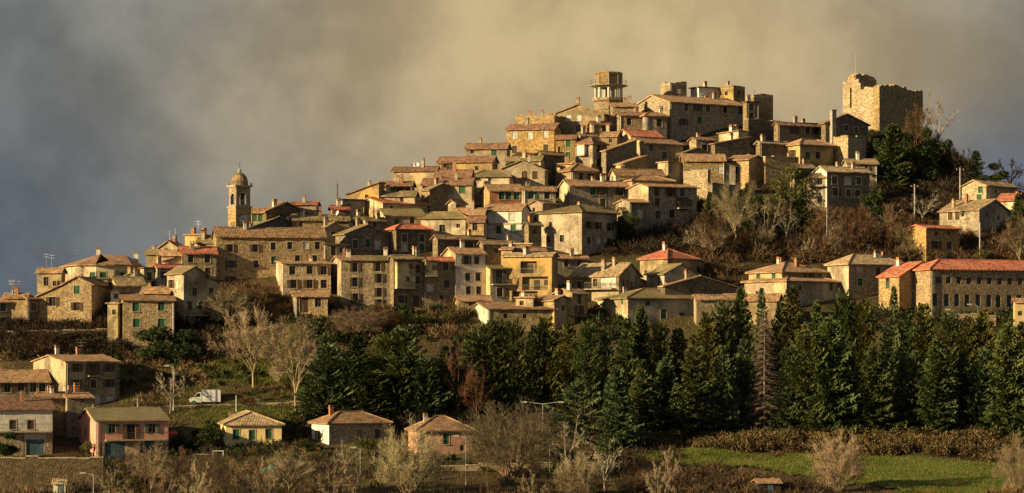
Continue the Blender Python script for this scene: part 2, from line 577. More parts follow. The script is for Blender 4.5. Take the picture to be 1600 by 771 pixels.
# ---------------------------------------------------------------- windows (shared meshes)
# kind: width, height, surround, shutter
WK = {'': (0.95, 1.35, 1, None), 's': (0.65, 0.75, 0, None), 'g': (1.0, 1.4, 1, ('closed', 'sh_green')), 'b': (1.0, 1.4, 1, ('closed', 'sh_brown')),
      't': (1.0, 1.4, 1, ('closed', 'sh_teal')), 'w': (1.05, 1.3, 1, ('closed', 'sh_white')), 'o': (0.95, 1.4, 1, ('open', 'sh_brown')), 'go': (0.95, 1.4, 0, ('open', 'sh_green')),
      'gs': (0.8, 0.7, 0, ('closed', 'sh_green')), 'a': (1.0, 1.8, 1, None), 'tall': (0.85, 1.75, 0, ('half', 'sh_teal')), 'u': (0.8, 0.95, 0, None), 'D': (1.2, 2.3, 0, ('closed', 'sh_brown')),
      'DD': (1.1, 2.2, 0, ('open', 'sh_brown')), 'G': (2.7, 2.5, 1, ('closed', 'garage')), 'W': (3.3, 2.0, 0, ('closed', 'sh_white')), 'L': (2.9, 1.9, 0, None), 'LL': (4.6, 2.1, 0, None), 'n': (0.5, 1.5, 0, None)}
WIN_MESH, SH_MESH = {}, {}


plain('loggia_wall', (0.30, 0.22, 0.12))


def win_mesh(k):
    if k in WIN_MESH:
        return WIN_MESH[k]
    w, h, sur, sh = WK[k]
    m = MB()
    big = w > 2.8
    dpt = 0.9 if big else 0.2
    fr = 'frame_pale' if k in ('w', 'g', 'go') else 'frame'
    m.face([(-w / 2, dpt, -h / 2), (w / 2, dpt, -h / 2), (w / 2, dpt, h / 2), (-w / 2, dpt, h / 2)], 'loggia_wall' if big else 'glass')
    if big:
        m.box(-.5, .5, dpt - .06, dpt - .01, -h / 2, h * .28, 'wood_dark')
        m.box(w * .28, w * .28 + .8, dpt - .06, dpt - .01, -h * .15, h * .28, 'wood_dark')
        m.box(-w / 2, w / 2, .05, .10, -h / 2 + .75, -h / 2 + .82, 'rail')
        for i in range(int(w / .2)):
            m.box(-w / 2 + i * .2, -w / 2 + i * .2 + .03, .06, .09, -h / 2, -h / 2 + .748, 'rail')
    if not big:
        t = 0.07
        for x0, x1, z0, z1 in ((-w / 2, -w / 2 + t, -h / 2, h / 2), (w / 2 - t, w / 2, -h / 2, h / 2), (-w / 2 + t, w / 2 - t, -h / 2, -h / 2 + t), (-w / 2 + t, w / 2 - t, h / 2 - t, h / 2), (-t / 2, t / 2, -h / 2 + t, h / 2 - t)):
            m.box(x0, x1, 0.13, 0.185, z0, z1, fr)
        m.box(-w / 2 + t, w / 2 - t, 0.14, 0.18, h * 0.12, h * 0.12 + 0.05, fr)
        if sur:
            m.box(-w / 2 - 0.12, w / 2 + 0.12, -0.10, 0.02, -h / 2 - 0.11, -h / 2 - 0.005, 'surround')
            m.box(-w / 2 - 0.13, w / 2 + 0.13, -0.035, 0.02, h / 2 + 0.005, h / 2 + 0.16, 'surround')
            m.box(-w / 2 - 0.13, -w / 2 - 0.004, -0.03, 0.02, -h / 2, h / 2, 'surround')
            m.box(w / 2 + 0.004, w / 2 + 0.13, -0.03, 0.02, -h / 2, h / 2, 'surround')
        if k == 'a':
            for i in range(6):
                a0, a1 = math.pi * i / 6, math.pi * (i + 1) / 6
                for sg in (1,):
                    q = [(math.cos(a0) * w / 2, -0.02, h / 2 - w / 2 + math.sin(a0) * w / 2), (math.cos(a1) * w / 2, -0.02, h / 2 - w / 2 + math.sin(a1) * w / 2),
                         (math.cos(a1) * w / 2, -0.02, h / 2 + 0.002), (math.cos(a0) * w / 2, -0.02, h / 2 + 0.002)]
                    m.face(q, 'surround')
    WIN_MESH[k] = m.mesh('window')
    return WIN_MESH[k]


def sh_mesh(k, sg):
    if (k, sg) in SH_MESH:
        return SH_MESH[(k, sg)]
    w, h, sur, (st, mt) = WK[k]
    m = MB()
    if st == 'open':
        x0 = sg * (w / 2 + 0.02 + w / 4)
        y0, y1 = -0.09, -0.045
    else:
        x0 = sg * w / 4
        y0, y1 = 0.06, 0.10
    hw = w / 4 - 0.012
    t = 0.06
    z0, z1 = -h / 2 + 0.02, (h / 2 - 0.02 if st != 'half' else h * 0.1)
    m.box(x0 - hw, x0 - hw + t, y0, y1, z0, z1, mt)
    m.box(x0 + hw - t, x0 + hw, y0, y1, z0, z1, mt)
    n = max(4, int((z1 - z0) / 0.16))
    for i in range(n):
        za = z0 + (z1 - z0) * i / n
        zb = z0 + (z1 - z0) * (i + 0.8) / n
        m.box(x0 - hw + t, x0 + hw - t, y0 + 0.008, y1 - 0.006, za, zb, mt)
    SH_MESH[(k, sg)] = m.mesh('shutter')
    return SH_MESH[(k, sg)]


def wall_panel(m, o, ex, n, W, z0, z1, holes, mat, d=0.22):
    """a wall rectangle with real openings and reveals; o = origin at u=0, ex along the wall, n outward"""
    us = sorted({0.0, W, *[h[0] for h in holes], *[h[1] for h in holes]})
    vs = sorted({z0, z1, *[h[2] for h in holes], *[h[3] for h in holes]})
    P = lambda u, v, k=0.0: Vector((o[0] + ex[0] * u - n[0] * k, o[1] + ex[1] * u - n[1] * k, v))
    flip = (ex[0] * n[1] - ex[1] * n[0]) > 0
    def q(pts):
        m.face(pts[::-1] if flip else pts, mat)
    for a, b in zip(us, us[1:]):
        for c, e in zip(vs, vs[1:]):
            if b - a < 1e-4 or e - c < 1e-4:
                continue
            uc, vc = (a + b) / 2, (c + e) / 2
            if any(h[0] < uc < h[1] and h[2] < vc < h[3] for h in holes):
                continue
            q([P(a, c), P(b, c), P(b, e), P(a, e)])
    for h in holes:
        dd = 0.92 if h[1] - h[0] > 2.8 else d
        a, b, c, e = h
        for p, r in (((a, c), (b, c)), ((b, c), (b, e)), ((b, e), (a, e)), ((a, e), (a, c))):
            q([P(*p), P(*r), P(*r, dd), P(*p, dd)])


def parse_w(s):
    out = []
    for tkn in s.split():
        p = tkn.split(',')
        out.append((float(p[0]), float(p[1]), p[2] if len(p) > 2 else ''))
    return out


rng = random.Random(5)
arng = random.Random(77)
HOUSES = {}


def jit(a):
    return rng.uniform(-a, a)


def roof_gable(m, W, D, ze, rise, mat, along, oh=0.42, th=0.17, gap=0.3):
    """gable roof over x in [-W/2,W/2], y in [-D/2,D/2]; along = 'x' or 'y' ridge direction"""
    L, hs = (W, D / 2) if along == 'x' else (D, W / 2)
    tp = rise / hs
    n = max(2, int(L / 1.3))
    st = []
    for i in range(n + 1):
        a = -L / 2 - gap + (L + 2 * gap) * i / n
        j1, j2, j3 = jit(0.05), jit(0.05), jit(0.06)
        sag = -0.10 * math.sin(math.pi * i / n) * min(1, L / 12)
        st.append((a, [(-hs - oh + j1 * 0.6, ze - oh * tp + j1 + th), (0, ze + rise + th + j3 + sag), (hs + oh + j2 * 0.6, ze - oh * tp + j2 + th)]))
    def P(a, s_, z):
        return (a, s_, z) if along == 'x' else (-s_, a, z)
    sl = math.hypot(hs + oh, rise + oh * tp)
    for (a0, p0), (a1, p1) in zip(st, st[1:]):
        for k, vv in ((0, (0, sl)), (1, (sl, 0))):
            A, B = p0[k], p0[k + 1]
            C, Dd = p1[k + 1], p1[k]
            top = [P(a0, *A), P(a1, *Dd), P(a1, *C), P(a0, *B)]
            uv = [(a0, vv[0]), (a1, vv[0]), (a1, vv[1]), (a0, vv[1])]
            m.face(top, mat, uv)
            dn = [P(a0, A[0], A[1] - th), P(a0, B[0], B[1] - th), P(a1, C[0], C[1] - th), P(a1, Dd[0], Dd[1] - th)]
            m.face(dn, 'under')
        for k in (0, 2):
            A, Dd = p0[k], p1[k]
            m.face([P(a0, *A), P(a0, A[0], A[1] - th), P(a1, Dd[0], Dd[1] - th), P(a1, *Dd)], mat, [(a0, 0), (a0, .1), (a1, .1), (a1, 0)])
    for a, p in (st[0], st[-1]):
        for k in (0, 1):
            A, B = p[k], p[k + 1]
            m.face([P(a, *A), P(a, *B), P(a, B[0], B[1] - th), P(a, A[0], A[1] - th)], mat, [(0, 0), (3, 0), (3, .2), (0, .2)])
    # ridge tiles
    for (a0, p0), (a1, p1) in zip(st, st[1:]):
        z = (p0[1][1] + p1[1][1]) / 2
        a1 -= 0.05
        pts = [(-0.16, -0.03), (0, 0.09), (0.16, -0.03)]
        for (s0, h0), (s1, h1) in zip(pts, pts[1:]):
            m.face([P(a0, s0, z + h0), P(a1, s0, z + h0), P(a1, s1, z + h1), P(a0, s1, z + h1)], mat, [(a0, 0), (a1, 0), (a1, .3), (a0, .3)])


def roof_hip(m, W, D, ze, rise, mat, oh=0.45, th=0.16):
    a, b = W / 2 + oh, D / 2 + oh
    z0 = ze + th - 0.12
    zr = ze + rise + th
    if W >= D:
        r = [(-(W - D) / 2 * 1.0 - 0.01, 0, zr), ((W - D) / 2 + 0.01, 0, zr)]
    else:
        r = [(0, -(D - W) / 2, zr), (0, (D - W) / 2, zr)]
    c = [(-a, -b, z0), (a, -b, z0), (a, b, z0), (-a, b, z0)]
    def slope(e0, e1, tops):
        ed = Vector(e1) - Vector(e0)
        L = ed.length
        ed.normalize()
        pts = [e0, e1] + tops
        uv = []
        for p in pts:
            dv = Vector(p) - Vector(e0)
            u = dv.dot(ed)
            uv.append((u, (dv - ed * u).length))
        m.face(pts, mat, uv)
    if W >= D:
        slope(c[0], c[1], [r[1], r[0]])
        slope(c[1], c[2], [r[1]])
        slope(c[2], c[3], [r[0], r[1]])
        slope(c[3], c[0], [r[0]])
    else:
        slope(c[0], c[1], [r[0]])
        slope(c[1], c[2], [r[1], r[0]])
        slope(c[2], c[3], [r[1]])
        slope(c[3], c[0], [r[0], r[1]])
    for k in range(4):
        A, B = c[k], c[(k + 1) % 4]
        m.face([A, (A[0], A[1], A[2] - th), (B[0], B[1], B[2] - th), B], mat, [(0, 0), (0, .1), (8, .1), (8, 0)])
    m.face([(x, y, z - th) for x, y, z in c][::-1], 'under')
    # hip and ridge tiles
    segs = [(r[0], r[1])] + ([(c[0], r[0]), (c[3], r[0]), (c[1], r[1]), (c[2], r[1])] if W >= D else [(c[0], r[0]), (c[1], r[0]), (c[2], r[1]), (c[3], r[1])])
    for A, B in segs:
        if (Vector(A) - Vector(B)).length > 0.3:
            m.tube(Vector(A) + Vector((0, 0, 0.02)), Vector(B) + Vector((0, 0, 0.02)), 0.12, 0.12, mat, 5)


def roof_shed(m, W, D, ze, rise, mat, low, oh=0.35, th=0.17):
    """single slope; low = which wall carries the low eave (r: y-, b: y+, l: x-, x: x+)"""
    a, b = W / 2, D / 2
    hw, L = (b, W) if low in 'rb' else (a, D)
    tp = rise / (2 * hw)
    sg = -1 if low in 'rl' else 1
    n = max(2, int(L / 1.4))
    st = []
    for i in range(n + 1):
        u = -L / 2 - 0.3 + (L + 0.6) * i / n
        j = jit(0.04)
        st.append((u, (sg * (hw + oh), ze - oh * tp + th + j), (-sg * (hw + oh * 0.6), ze + rise + oh * 0.6 * tp + th + jit(0.04))))
    P = (lambda u, s_, z: (u, s_, z)) if low in 'rb' else (lambda u, s_, z: (s_, u, z))
    sl = 2 * hw + oh
    for (u0, A, B), (u1, Cc, Dd) in zip(st, st[1:]):
        m.face([P(u0, *A), P(u1, *Cc), P(u1, *Dd), P(u0, *B)], mat, [(u0, 0), (u1, 0), (u1, sl), (u0, sl)])
        m.face([P(u0, A[0], A[1] - th), P(u0, B[0], B[1] - th), P(u1, Dd[0], Dd[1] - th), P(u1, Cc[0], Cc[1] - th)], 'under')
        for X, Y in ((A, Cc), (B, Dd)):
            m.face([P(u0, *X), P(u1, *Y), P(u1, Y[0], Y[1] - th), P(u0, X[0], X[1] - th)], mat, [(u0, 0), (u1, 0), (u1, .1), (u0, .1)])
    for u, A, B in (st[0], st[-1]):
        m.face([P(u, *A), P(u, *B), P(u, B[0], B[1] - th), P(u, A[0], A[1] - th)], mat, [(0, 0), (3, 0), (3, .1), (0, .1)])


def chimney_obj(parent, x, y, z, style=None):
    m = MB()
    style = style or rng.choice(['brick', 'concrete', 'concrete', 'stone'])
    w, d, h = rng.uniform(.22, .36), rng.uniform(.2, .3), rng.uniform(.65, 1.25)
    m.box(x - w, x + w, y - d, y + d, z - 0.9, z + h, style if style != 'stone' else 'surround')
    m.box(x - w - .08, x + w + .08, y - d - .08, y + d + .08, z + h + .002, z + h + .10, 'concrete')
    for sg in (-1, 1):
        m.box(x + sg * w * .75 - .07, x + sg * w * .75 + .07, y - d + .02, y + d - .02, z + h + .10, z + h + .38, 'brick')
    m.box(x - w - .05, x + w + .05, y - d - .04, y + d + .04, z + h + .381, z + h + .46, 'brick')
    return m.build('chimney', parent)


def antenna_obj(parent, x, y, z, h=None):
    m = MB()
    h = h or rng.uniform(1.8, 2.8)
    m.tube((x, y, z - 0.4), (x, y, z + h), 0.035, 0.03, 'metal', 4)
    a = rng.uniform(-.5, .5)
    for zz, L in ((h - .15, .55), (h - .6, .4)):
        c_, s_ = math.cos(a), math.sin(a)
        m.tube((x - c_ * L, y - s_ * L, z + zz), (x + c_ * L, y + s_ * L, z + zz), 0.02, 0.02, 'metal', 4)
        for k in range(-2, 3):
            q = L * k / 2.2
            m.tube((x + c_ * q - s_ * .28, y + s_ * q + c_ * .28, z + zz), (x + c_ * q + s_ * .28, y + s_ * q - c_ * .28, z + zz), 0.015, 0.015, 'metal', 3)
    return m.build('antenna', parent)


def dish_obj(parent, x, y, z, face=-1.2, r=.45, mat='white_paint'):
    m = MB()
    m.tube((x, y, z - .4), (x, y, z + .55), .03, .03, 'metal', 4)
    ax = Vector((math.sin(face), -math.cos(face), .35)).normalized()
    u = ax.orthogonal().normalized()
    v = ax.cross(u)
    c = Vector((x, y, z + .6))
    N = 10
    for k in range(N):
        t0, t1 = 2 * math.pi * k / N, 2 * math.pi * (k + 1) / N
        A, B = u * math.cos(t0) + v * math.sin(t0), u * math.cos(t1) + v * math.sin(t1)
        m.face([c, c + A * r * .5 + ax * .05, c + B * r * .5 + ax * .05], mat)
        m.face([c + A * r * .5 + ax * .05, c + A * r + ax * .16, c + B * r + ax * .16, c + B * r * .5 + ax * .05], mat)
    m.tube(c, c + ax * .5, .015, .015, 'metal', 4)
    return m.build('satellite_dish', parent)


class House:
    pass


def house(key, label, xl, xm, xr, ye, yb, th, roof, wall, rm, wl='', wr='', rise=None, d=8.0, dY=0.0, exact=False, ch=None, ant=0, name=None, cat='house', group=None, pipe=None, dish=0, lm=None):
    """one house: xm is the corner towards the camera, xl/xr the far ends of its two visible walls (photo pixels)"""
    h = House()
    Y = y_of(yb if exact else max(yb, ye + 45)) + dY
    P = at(xm, ye, Y)
    phi = math.atan((xm - 800) / F)
    psi = R(th) - phi
    c_, s_ = math.cos(psi), math.sin(psi)
    X = P.x
    k = (xr - 800) / F
    W = (k * Y - X) / (c_ - k * s_) if xr > xm else d
    k = (xl - 800) / F
    D = (k * Y - X) / (-s_ - k * c_) if xl < xm else d
    if W <= 0 or W > 60:
        W = d
    if D <= 0 or D > 60:
        D = d
    W, D = max(W, 1.5), max(D, 1.5)
    zb = (HZ - yb) / F * Y
    if not exact:
        zb = min(zb, float(terr(X, Y)))
    ctr = Vector((P.x + c_ * W / 2 - s_ * D / 2, P.y + s_ * W / 2 + c_ * D / 2, zb))
    name = name or ('stone_house' if wall.startswith('stone') else 'plaster_house')
    root = empty(name, ctr, psi)
    tag(root, label, cat, group)
    ze = P.z - zb
    Z0 = -4.0
    h.root, h.W, h.D, h.ze, h.Y, h.P, h.c, h.s, h.zb, h.X = root, W, D, ze, Y, P, c_, s_, zb, X
    pm = Y / F                                     # metres per photo pixel here
    kind = roof[0]
    span = {'r': D, 'l': W, 'h': min(W, D)}.get(kind, None)
    if kind in 'rlh':
        rz = (rise * pm if rise else 0.30 * span / 2)
        rz = min(rz, span / 2 * 0.60)
    elif kind == 's':
        rz = rise * pm
    else:
        rz = 0
    h.rise = rz

    def loc(side, px, py):
        kk = (px - 800) / F
        if side == 'r':
            t = (kk * Y - X) / (c_ - kk * s_)
            YY = Y + t * s_
        else:
            t = (kk * Y - X) / (-s_ - kk * c_)
            YY = Y + t * c_
        return t, (HZ - py) / F * YY - zb
    h.loc = loc
    wsx, wsz = rng.uniform(.86, 1.1), rng.uniform(.86, 1.1)
    holes = {'r': [], 'l': []}
    wins = []
    for side, spec, L in (('r', wr, W), ('l', wl, D)):
        for px, py, kd in parse_w(spec):
            if kd == '' and name != 'school_building':
                k_ = rng.random()
                kd = 'o' if k_ < .2 else 'b' if k_ < .27 else 'g' if k_ < .33 else 'w' if k_ < .39 else ''
            ww, hh, sur, sh = WK[kd]
            ww, hh = ww * wsx, hh * wsz
            u, v = loc(side, px, py)
            if kd in ('LL', 'L', 'W', 'G'):
                ww = min(ww, L - 0.3)
            u = min(max(u, ww / 2 + 0.12), L - ww / 2 - 0.12)
            v = min(v, ze - hh / 2 - 0.12)
            rect = (u - ww / 2, u + ww / 2, v - hh / 2, v + hh / 2)
            if any(r[0] < rect[1] + .02 and r[1] > rect[0] - .02 and r[2] < rect[3] + .02 and r[3] > rect[2] - .02 for r in holes[side]):
                continue
            if L < ww + 0.3:
                continue
            holes[side].append(rect)
            wins.append((side, u, v, kd))
    m = MB()
    a, b = W / 2, D / 2
    wall_panel(m, (-a, -b), (1, 0), (0, -1), W, Z0, ze, holes['r'], wall)
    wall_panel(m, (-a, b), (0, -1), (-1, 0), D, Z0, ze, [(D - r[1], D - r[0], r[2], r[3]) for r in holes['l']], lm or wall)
    wall_panel(m, (a, -b), (0, 1), (1, 0), D, Z0, ze, [], wall)
    wall_panel(m, (a, b), (-1, 0), (0, 1), W, Z0, ze, [], wall)
    if kind == 'r':
        for x in (-a, a):
            m.face([(x, b, ze), (x, -b, ze), (x, 0, ze + rz)][::(1 if x < 0 else -1)], (lm or wall) if x < 0 else wall)
    elif kind == 'l':
        for y in (-b, b):
            m.face([(-a, y, ze), (a, y, ze), (0, y, ze + rz)][::(1 if y < 0 else -1)], wall)
    elif kind == 's':
        lw = roof[1]
        if lw in 'lx':
            sg = -1 if lw == 'l' else 1
            for y in (-b, b):
                m.face([(sg * a, y, ze), (-sg * a, y, ze), (-sg * a, y, ze + rz)], wall)
            m.face([(-sg * a, -b, ze), (-sg * a, b, ze), (-sg * a, b, ze + rz), (-sg * a, -b, ze + rz)], wall)
        else:
            sg = -1 if lw == 'r' else 1
            for x in (-a, a):
                m.face([(x, sg * b, ze), (x, -sg * b, ze), (x, -sg * b, ze + rz)], wall)
            m.face([(-a, -sg * b, ze), (a, -sg * b, ze), (a, -sg * b, ze + rz), (-a, -sg * b, ze + rz)], wall)
    h.wall = m.build('wall', root)
    m = MB()
    if kind == 'r':
        roof_gable(m, W, D, ze, rz, rm, 'x')
    elif kind == 'l':
        roof_gable(m, W, D, ze, rz, rm, 'y')
    elif kind == 'h':
        roof_hip(m, W, D, ze, rz, rm)
    elif kind == 's':
        roof_shed(m, W, D, ze, rz, rm, roof[1])
    elif kind == 'f':
        m.box(-a - .3, a + .3, -b - .3, b + .3, ze + .003, ze + .2, rm)
        m.box(-a + .2, a - .2, -b + .2, b - .2, ze + .203, ze + .26, 'concrete')
    elif kind == 'p':                              # flat roof behind a parapet
        m.box(-a, a, -b, b, ze + .003, ze + .12, 'concrete')
        for x0, x1, y0, y1 in ((-a, a, -b, -b + .35), (-a, a, b - .35, b), (-a, -a + .35, -b + .351, b - .351), (a - .35, a, -b + .351, b - .351)):
            n = max(2, int(max(x1 - x0, y1 - y0) / 1.1))
            for i in range(n):
                hh = rng.uniform(.3, .75)
                if x1 - x0 > y1 - y0:
                    m.box(x0 + (x1 - x0) * i / n, x0 + (x1 - x0) * (i + 1) / n - .002, y0, y1, ze + .121, ze + hh, wall)
                else:
                    m.box(x0, x1, y0 + (y1 - y0) * i / n, y0 + (y1 - y0) * (i + 1) / n - .002, ze + .121, ze + hh, wall)
    h.roof = m.build('roof', root)

    def roof_z(x, y):
        if kind == 'r':
            return ze + rz * (1 - abs(y) / b)
        if kind == 'l':
            return ze + rz * (1 - abs(x) / a)
        if kind == 'h':
            dd = min(a - abs(x), b - abs(y))
            return ze + rz * max(0, dd) / min(a, b)
        if kind == 's':
            q = {'l': (x + a) / W, 'x': (a - x) / W, 'r': (y + b) / D, 'b': (b - y) / D}[roof[1]]
            return ze + rz * q
        return ze + .15
    h.roof_z = roof_z
    nch = rng.choice([0, 1, 1, 2]) if ch is None else (ch if isinstance(ch, int) else len(ch))
    for i in range(nch):
        sty = None
        if ch is not None and not isinstance(ch, int):
            sty = ch[i]
        x, y = rng.uniform(-a * .7, a * .7), rng.uniform(-b * .5, b * .7)
        chimney_obj(h.roof, x, y, roof_z(x, y), sty)
    for i in range(ant):
        x, y = rng.uniform(-a * .7, a * .7), rng.uniform(-b * .3, b * .6)
        antenna_obj(h.roof, x, y, roof_z(x, y))
    for i in range(dish):
        x, y = rng.uniform(-a * .7, a * .7), rng.uniform(-b * .3, b * .6)
        dish_obj(h.roof, x, y, roof_z(x, y))
    for side, u, v, kd in wins:
        nm = 'door' if kd in ('D', 'DD') else 'garage_door' if kd in ('G', 'W') else 'loggia' if kd in ('L', 'LL') else 'window'
        if side == 'r':
            wo_ = link(nm, win_mesh(kd), root, (-a + u, -b, v), 0)
        else:
            wo_ = link(nm, win_mesh(kd), root, (-a, -b + u, v), -math.pi / 2)
        wo_.scale = (wsx, 1, wsz)
        sh = WK[kd][3]
        if sh:
            for sg in (-1, 1):
                link('shutter' if nm == 'window' else 'leaf_panel', sh_mesh(kd, sg), wo_)
    # lean-to annexes against the far right or the left end
    if group == 'houses of the hill town' and name not in ('church', 'school_building', 'school_wing') and kind != 'p' and ze > 4 and W > 3:
        for side in (1, -1):
            if key in ('C7', 'C8', 'D1', 'D2', 'D3', 'D4', 'D5', 'D6', 'D7', 'D14', 'B1', 'J4', 'J5b', 'L7a', 'L7b', 'E8') or arng.random() > (.34 if side > 0 else .30) or (side < 0 and (xm - xl > 9 or wl)) or (side > 0 and xr - xm < 12):
                continue
            ew = arng.uniform(1.6, 3.4)
            y0, y1 = -b + arng.uniform(.1, .8), min(b, -b + arng.uniform(3.0, 6.0))
            hz = ze - arng.uniform(.5, 2.6)
            if hz < 2.2 or y1 - y0 < 1.5:
                continue
            x0, x1 = (a - .02, a + ew) if side > 0 else (-a - ew, -a + .02)
            aw = arng.choice([wall, wall, 'stone', 'tan', 'cream', 'grey', 'stone_dark', 'ochre'])
            mm = MB()
            hw_, hh_ = .36, .55
            uc = (x1 - x0) * arng.uniform(.4, .6)
            vz = hz - arng.uniform(1.0, 1.6)
            wall_panel(mm, (x0, y0), (1, 0), (0, -1), x1 - x0, -4, hz, [(uc - hw_, uc + hw_, vz - hh_, vz + hh_)] if ew > 1.9 else [], aw)
            wall_panel(mm, (x0, y1), (0, -1), (-1, 0), y1 - y0, -4, hz, [], aw)
            wall_panel(mm, (x1, y0), (0, 1), (1, 0), y1 - y0, -4, hz, [], aw)
            xo, xi = (x1, x0) if side > 0 else (x0, x1)
            rs = ew * .28
            mm.face([(xo, y0, hz), (xi, y0, hz), (xi, y0, hz + rs)], aw)
            ax = mm.build('annex', root)
            if ew > 1.9:
                w2_ = link('window', win_mesh('s'), ax, (x0 + uc, y0, vz))
                w2_.scale = (hw_ / .325, 1, hh_ / .375)
            mm = MB()
            o2 = .3 * (1 if side > 0 else -1)
            n_ = 4
            for i_ in range(n_):
                ya, yb_ = y0 - .25 + (y1 - y0 + .5) * i_ / n_, y0 - .25 + (y1 - y0 + .5) * (i_ + 1) / n_
                ja, jb = arng.uniform(-.04, .04), arng.uniform(-.04, .04)
                A_, B_ = (xo + o2, hz - .08), (xi, hz + rs)
                mm.face([(A_[0], ya, A_[1] + .16 + ja), (A_[0], yb_, A_[1] + .16 + jb), (B_[0], yb_, B_[1] + .16), (B_[0], ya, B_[1] + .16)], rm if rm != 'under' else 'terra', [(ya, 0), (yb_, 0), (yb_, 3), (ya, 3)])
                mm.face([(A_[0], ya, A_[1] + ja), (A_[0], yb_, A_[1] + jb), (A_[0], yb_, A_[1] + .16 + jb), (A_[0], ya, A_[1] + .16 + ja)], rm if rm != 'under' else 'terra', [(ya, 0), (yb_, 0), (yb_, .2), (ya, .2)])
            mm.face([(xo + o2, y0 - .25, hz - .08), (xi, y0 - .25, hz + rs), (xi, y0 - .25, hz + rs + .16), (xo + o2, y0 - .25, hz + .08)], 'under')
            mm.build('annex_roof', ax)
    if pipe is None:
        pipe = rng.random() < .45
    if pipe and ze > 3:
        pm_ = MB()
        xx = a - .25 if rng.random() < .5 else -a + .18
        pm_.tube((xx, -b - .09, -1.5), (xx, -b - .09, ze - .02), .055, .055, 'metal', 5)
        pm_.build('drainpipe', root)
    HOUSES[key] = h
    return h


def local(h, side, u, off=0.0):
    """local x,y of a point u metres along a wall, off metres outside it"""
    return (-h.W / 2 + u, -h.D / 2 - off) if side == 'r' else (-h.W / 2 - off, -h.D / 2 + u)


def balcony(h, side, px0, px1, py, depth=1.0, rail=1.0, slab='concrete', bars=True):
    u0, v = h.loc(side, px0, py)
    u1, _ = h.loc(side, px1, py)
    u0, u1 = min(u0, u1), max(u0, u1)
    def bx(m, ua, ub, oa, ob, z0, z1, mt):
        (x0, y0), (x1, y1) = local(h, side, ua, oa), local(h, side, ub, ob)
        m.box(min(x0, x1), max(x0, x1), min(y0, y1), max(y0, y1), z0, z1, mt)
    m = MB()
    bx(m, u0, u1, -.05, depth, v - .18, v, slab)
    bo = m.build('balcony', h.root)
    if bars:
        m = MB()
        bx(m, u0, u1, depth - .06, depth - .01, v + rail - .05, v + rail, 'rail')
        for ue in (u0, u1 - .05):
            bx(m, ue, ue + .05, 0, depth - .061, v + rail - .05, v + rail, 'rail')
        n = max(3, int((u1 - u0) / .22))
        for i in range(n + 1):
            ua = u0 + (u1 - u0 - .04) * i / n
            bx(m, ua, ua + .03, depth - .05, depth - .02, v + .002, v + rail - .051, 'rail')
        m.build('railing', bo)
    return bo


def bay(h, side, px0, px1, py0, py1, mat, depth=.9, wins=''):
    """a closed box that projects from a wall"""
    u0, z1 = h.loc(side, px0, py0)
    u1, z0 = h.loc(side, px1, py1)
    (x0, y0), (x1, y1) = local(h, side, u0, -.03), local(h, side, u1, depth)
    m = MB()
    x0, x1, y0, y1 = min(x0, x1), max(x0, x1), min(y0, y1), max(y0, y1)
    m.box(x0, x1, y0, y1, z0, z1, mat)
    m.box(x0 - .15, x1 + .15, y0 - .15, y1, z1 + .003, z1 + .14, 'terra')
    m.box(x0 - .05, x1 + .05, y0 - .05, y1, z0 - .2, z0 - .003, 'concrete')
    b_ = m.build('bay', h.root)
    for px, py, kd in parse_w(wins):
        u, v = h.loc(side, px, py)
        x, y = local(h, side, u, depth + .23)
        link('window', win_mesh(kd), b_, (x, y, v), 0 if side == 'r' else -math.pi / 2)
    return b_

# ---------------------------------------------------------------- the houses of the town, left to right and back to front
G = 'houses of the hill town'
_house = house


def H(key, label, *a, **k):
    k.setdefault('group', G)
    return _house(key, label, *a, **k)


# --- left shoulder
H('A1', 'low grey plaster house with a flat brown roof at the left edge of the town', -20, -18, 42, 471, 513, 12, 'r', 'grey', 'terra', '', '5,478 5,503 28,480 33,503', rise=7)
H('A2', 'orange lit house front bristling with aerials behind the low grey house at the left edge', 6, 42, 47, 465, 500, 75, 'l', 'ochre', 'terra', '', rise=5, ant=4, ch=['brick', 'concrete_white'])
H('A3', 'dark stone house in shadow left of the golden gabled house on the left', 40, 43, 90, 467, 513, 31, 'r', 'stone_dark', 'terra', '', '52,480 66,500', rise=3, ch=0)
H('A4', 'golden stone house with low gable and two dark windows stacked, on the left', 98, 143, 169, 444, 512, 72, 'r', 'stone_gold', 'terra', '120,453 120,479 121,503,s', '', rise=11)
H('A4b', 'lean-to stone wing with one dark window against the golden gabled house on the left', 58, 99, 104, 463, 505, 74, 'sb', 'stone_gold', 'terra', '82,464', '', rise=18, ch=0)
H('A6', 'narrow cream house with small windows at the left end of the round house', 58, 96, 102, 425, 462, 70, 'l', 'tan', 'terra', '72,440 85,443,s 92,443,s', '', rise=5, ant=2)
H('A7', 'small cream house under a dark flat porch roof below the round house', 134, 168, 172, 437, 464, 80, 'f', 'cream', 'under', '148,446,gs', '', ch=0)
H('A8', 'cream house end with a long brown mossy roof sloping up behind the white gable', 172, 183, 226, 446, 480, 15, 'r', 'cream', 'moss', '', '', rise=22)
H('B1', 'reddish stone house with four green shuttered windows in two rows, above dark laurels', 184, 192, 273, 470, 543, 2, 'r', 'stone', 'terra', '', '212,480,g 252,479,g 213,505,g 252,505,g', rise=14, ch=1, pipe=True)
H('B2', 'narrow cream plaster annex stuck on the side of the house with four green shutters', 168, 184, 191, 475, 530, 70, 'f', 'cream', 'terra', '178,488,s', '', dY=-2, ch=0)
H('B2w', 'narrow white gabled house end peeping over the narrow cream annex', 176, 187, 193, 456, 500, 70, 'r', 'white', 'terra', '181,463,s', '', rise=6, dY=1, ch=0)
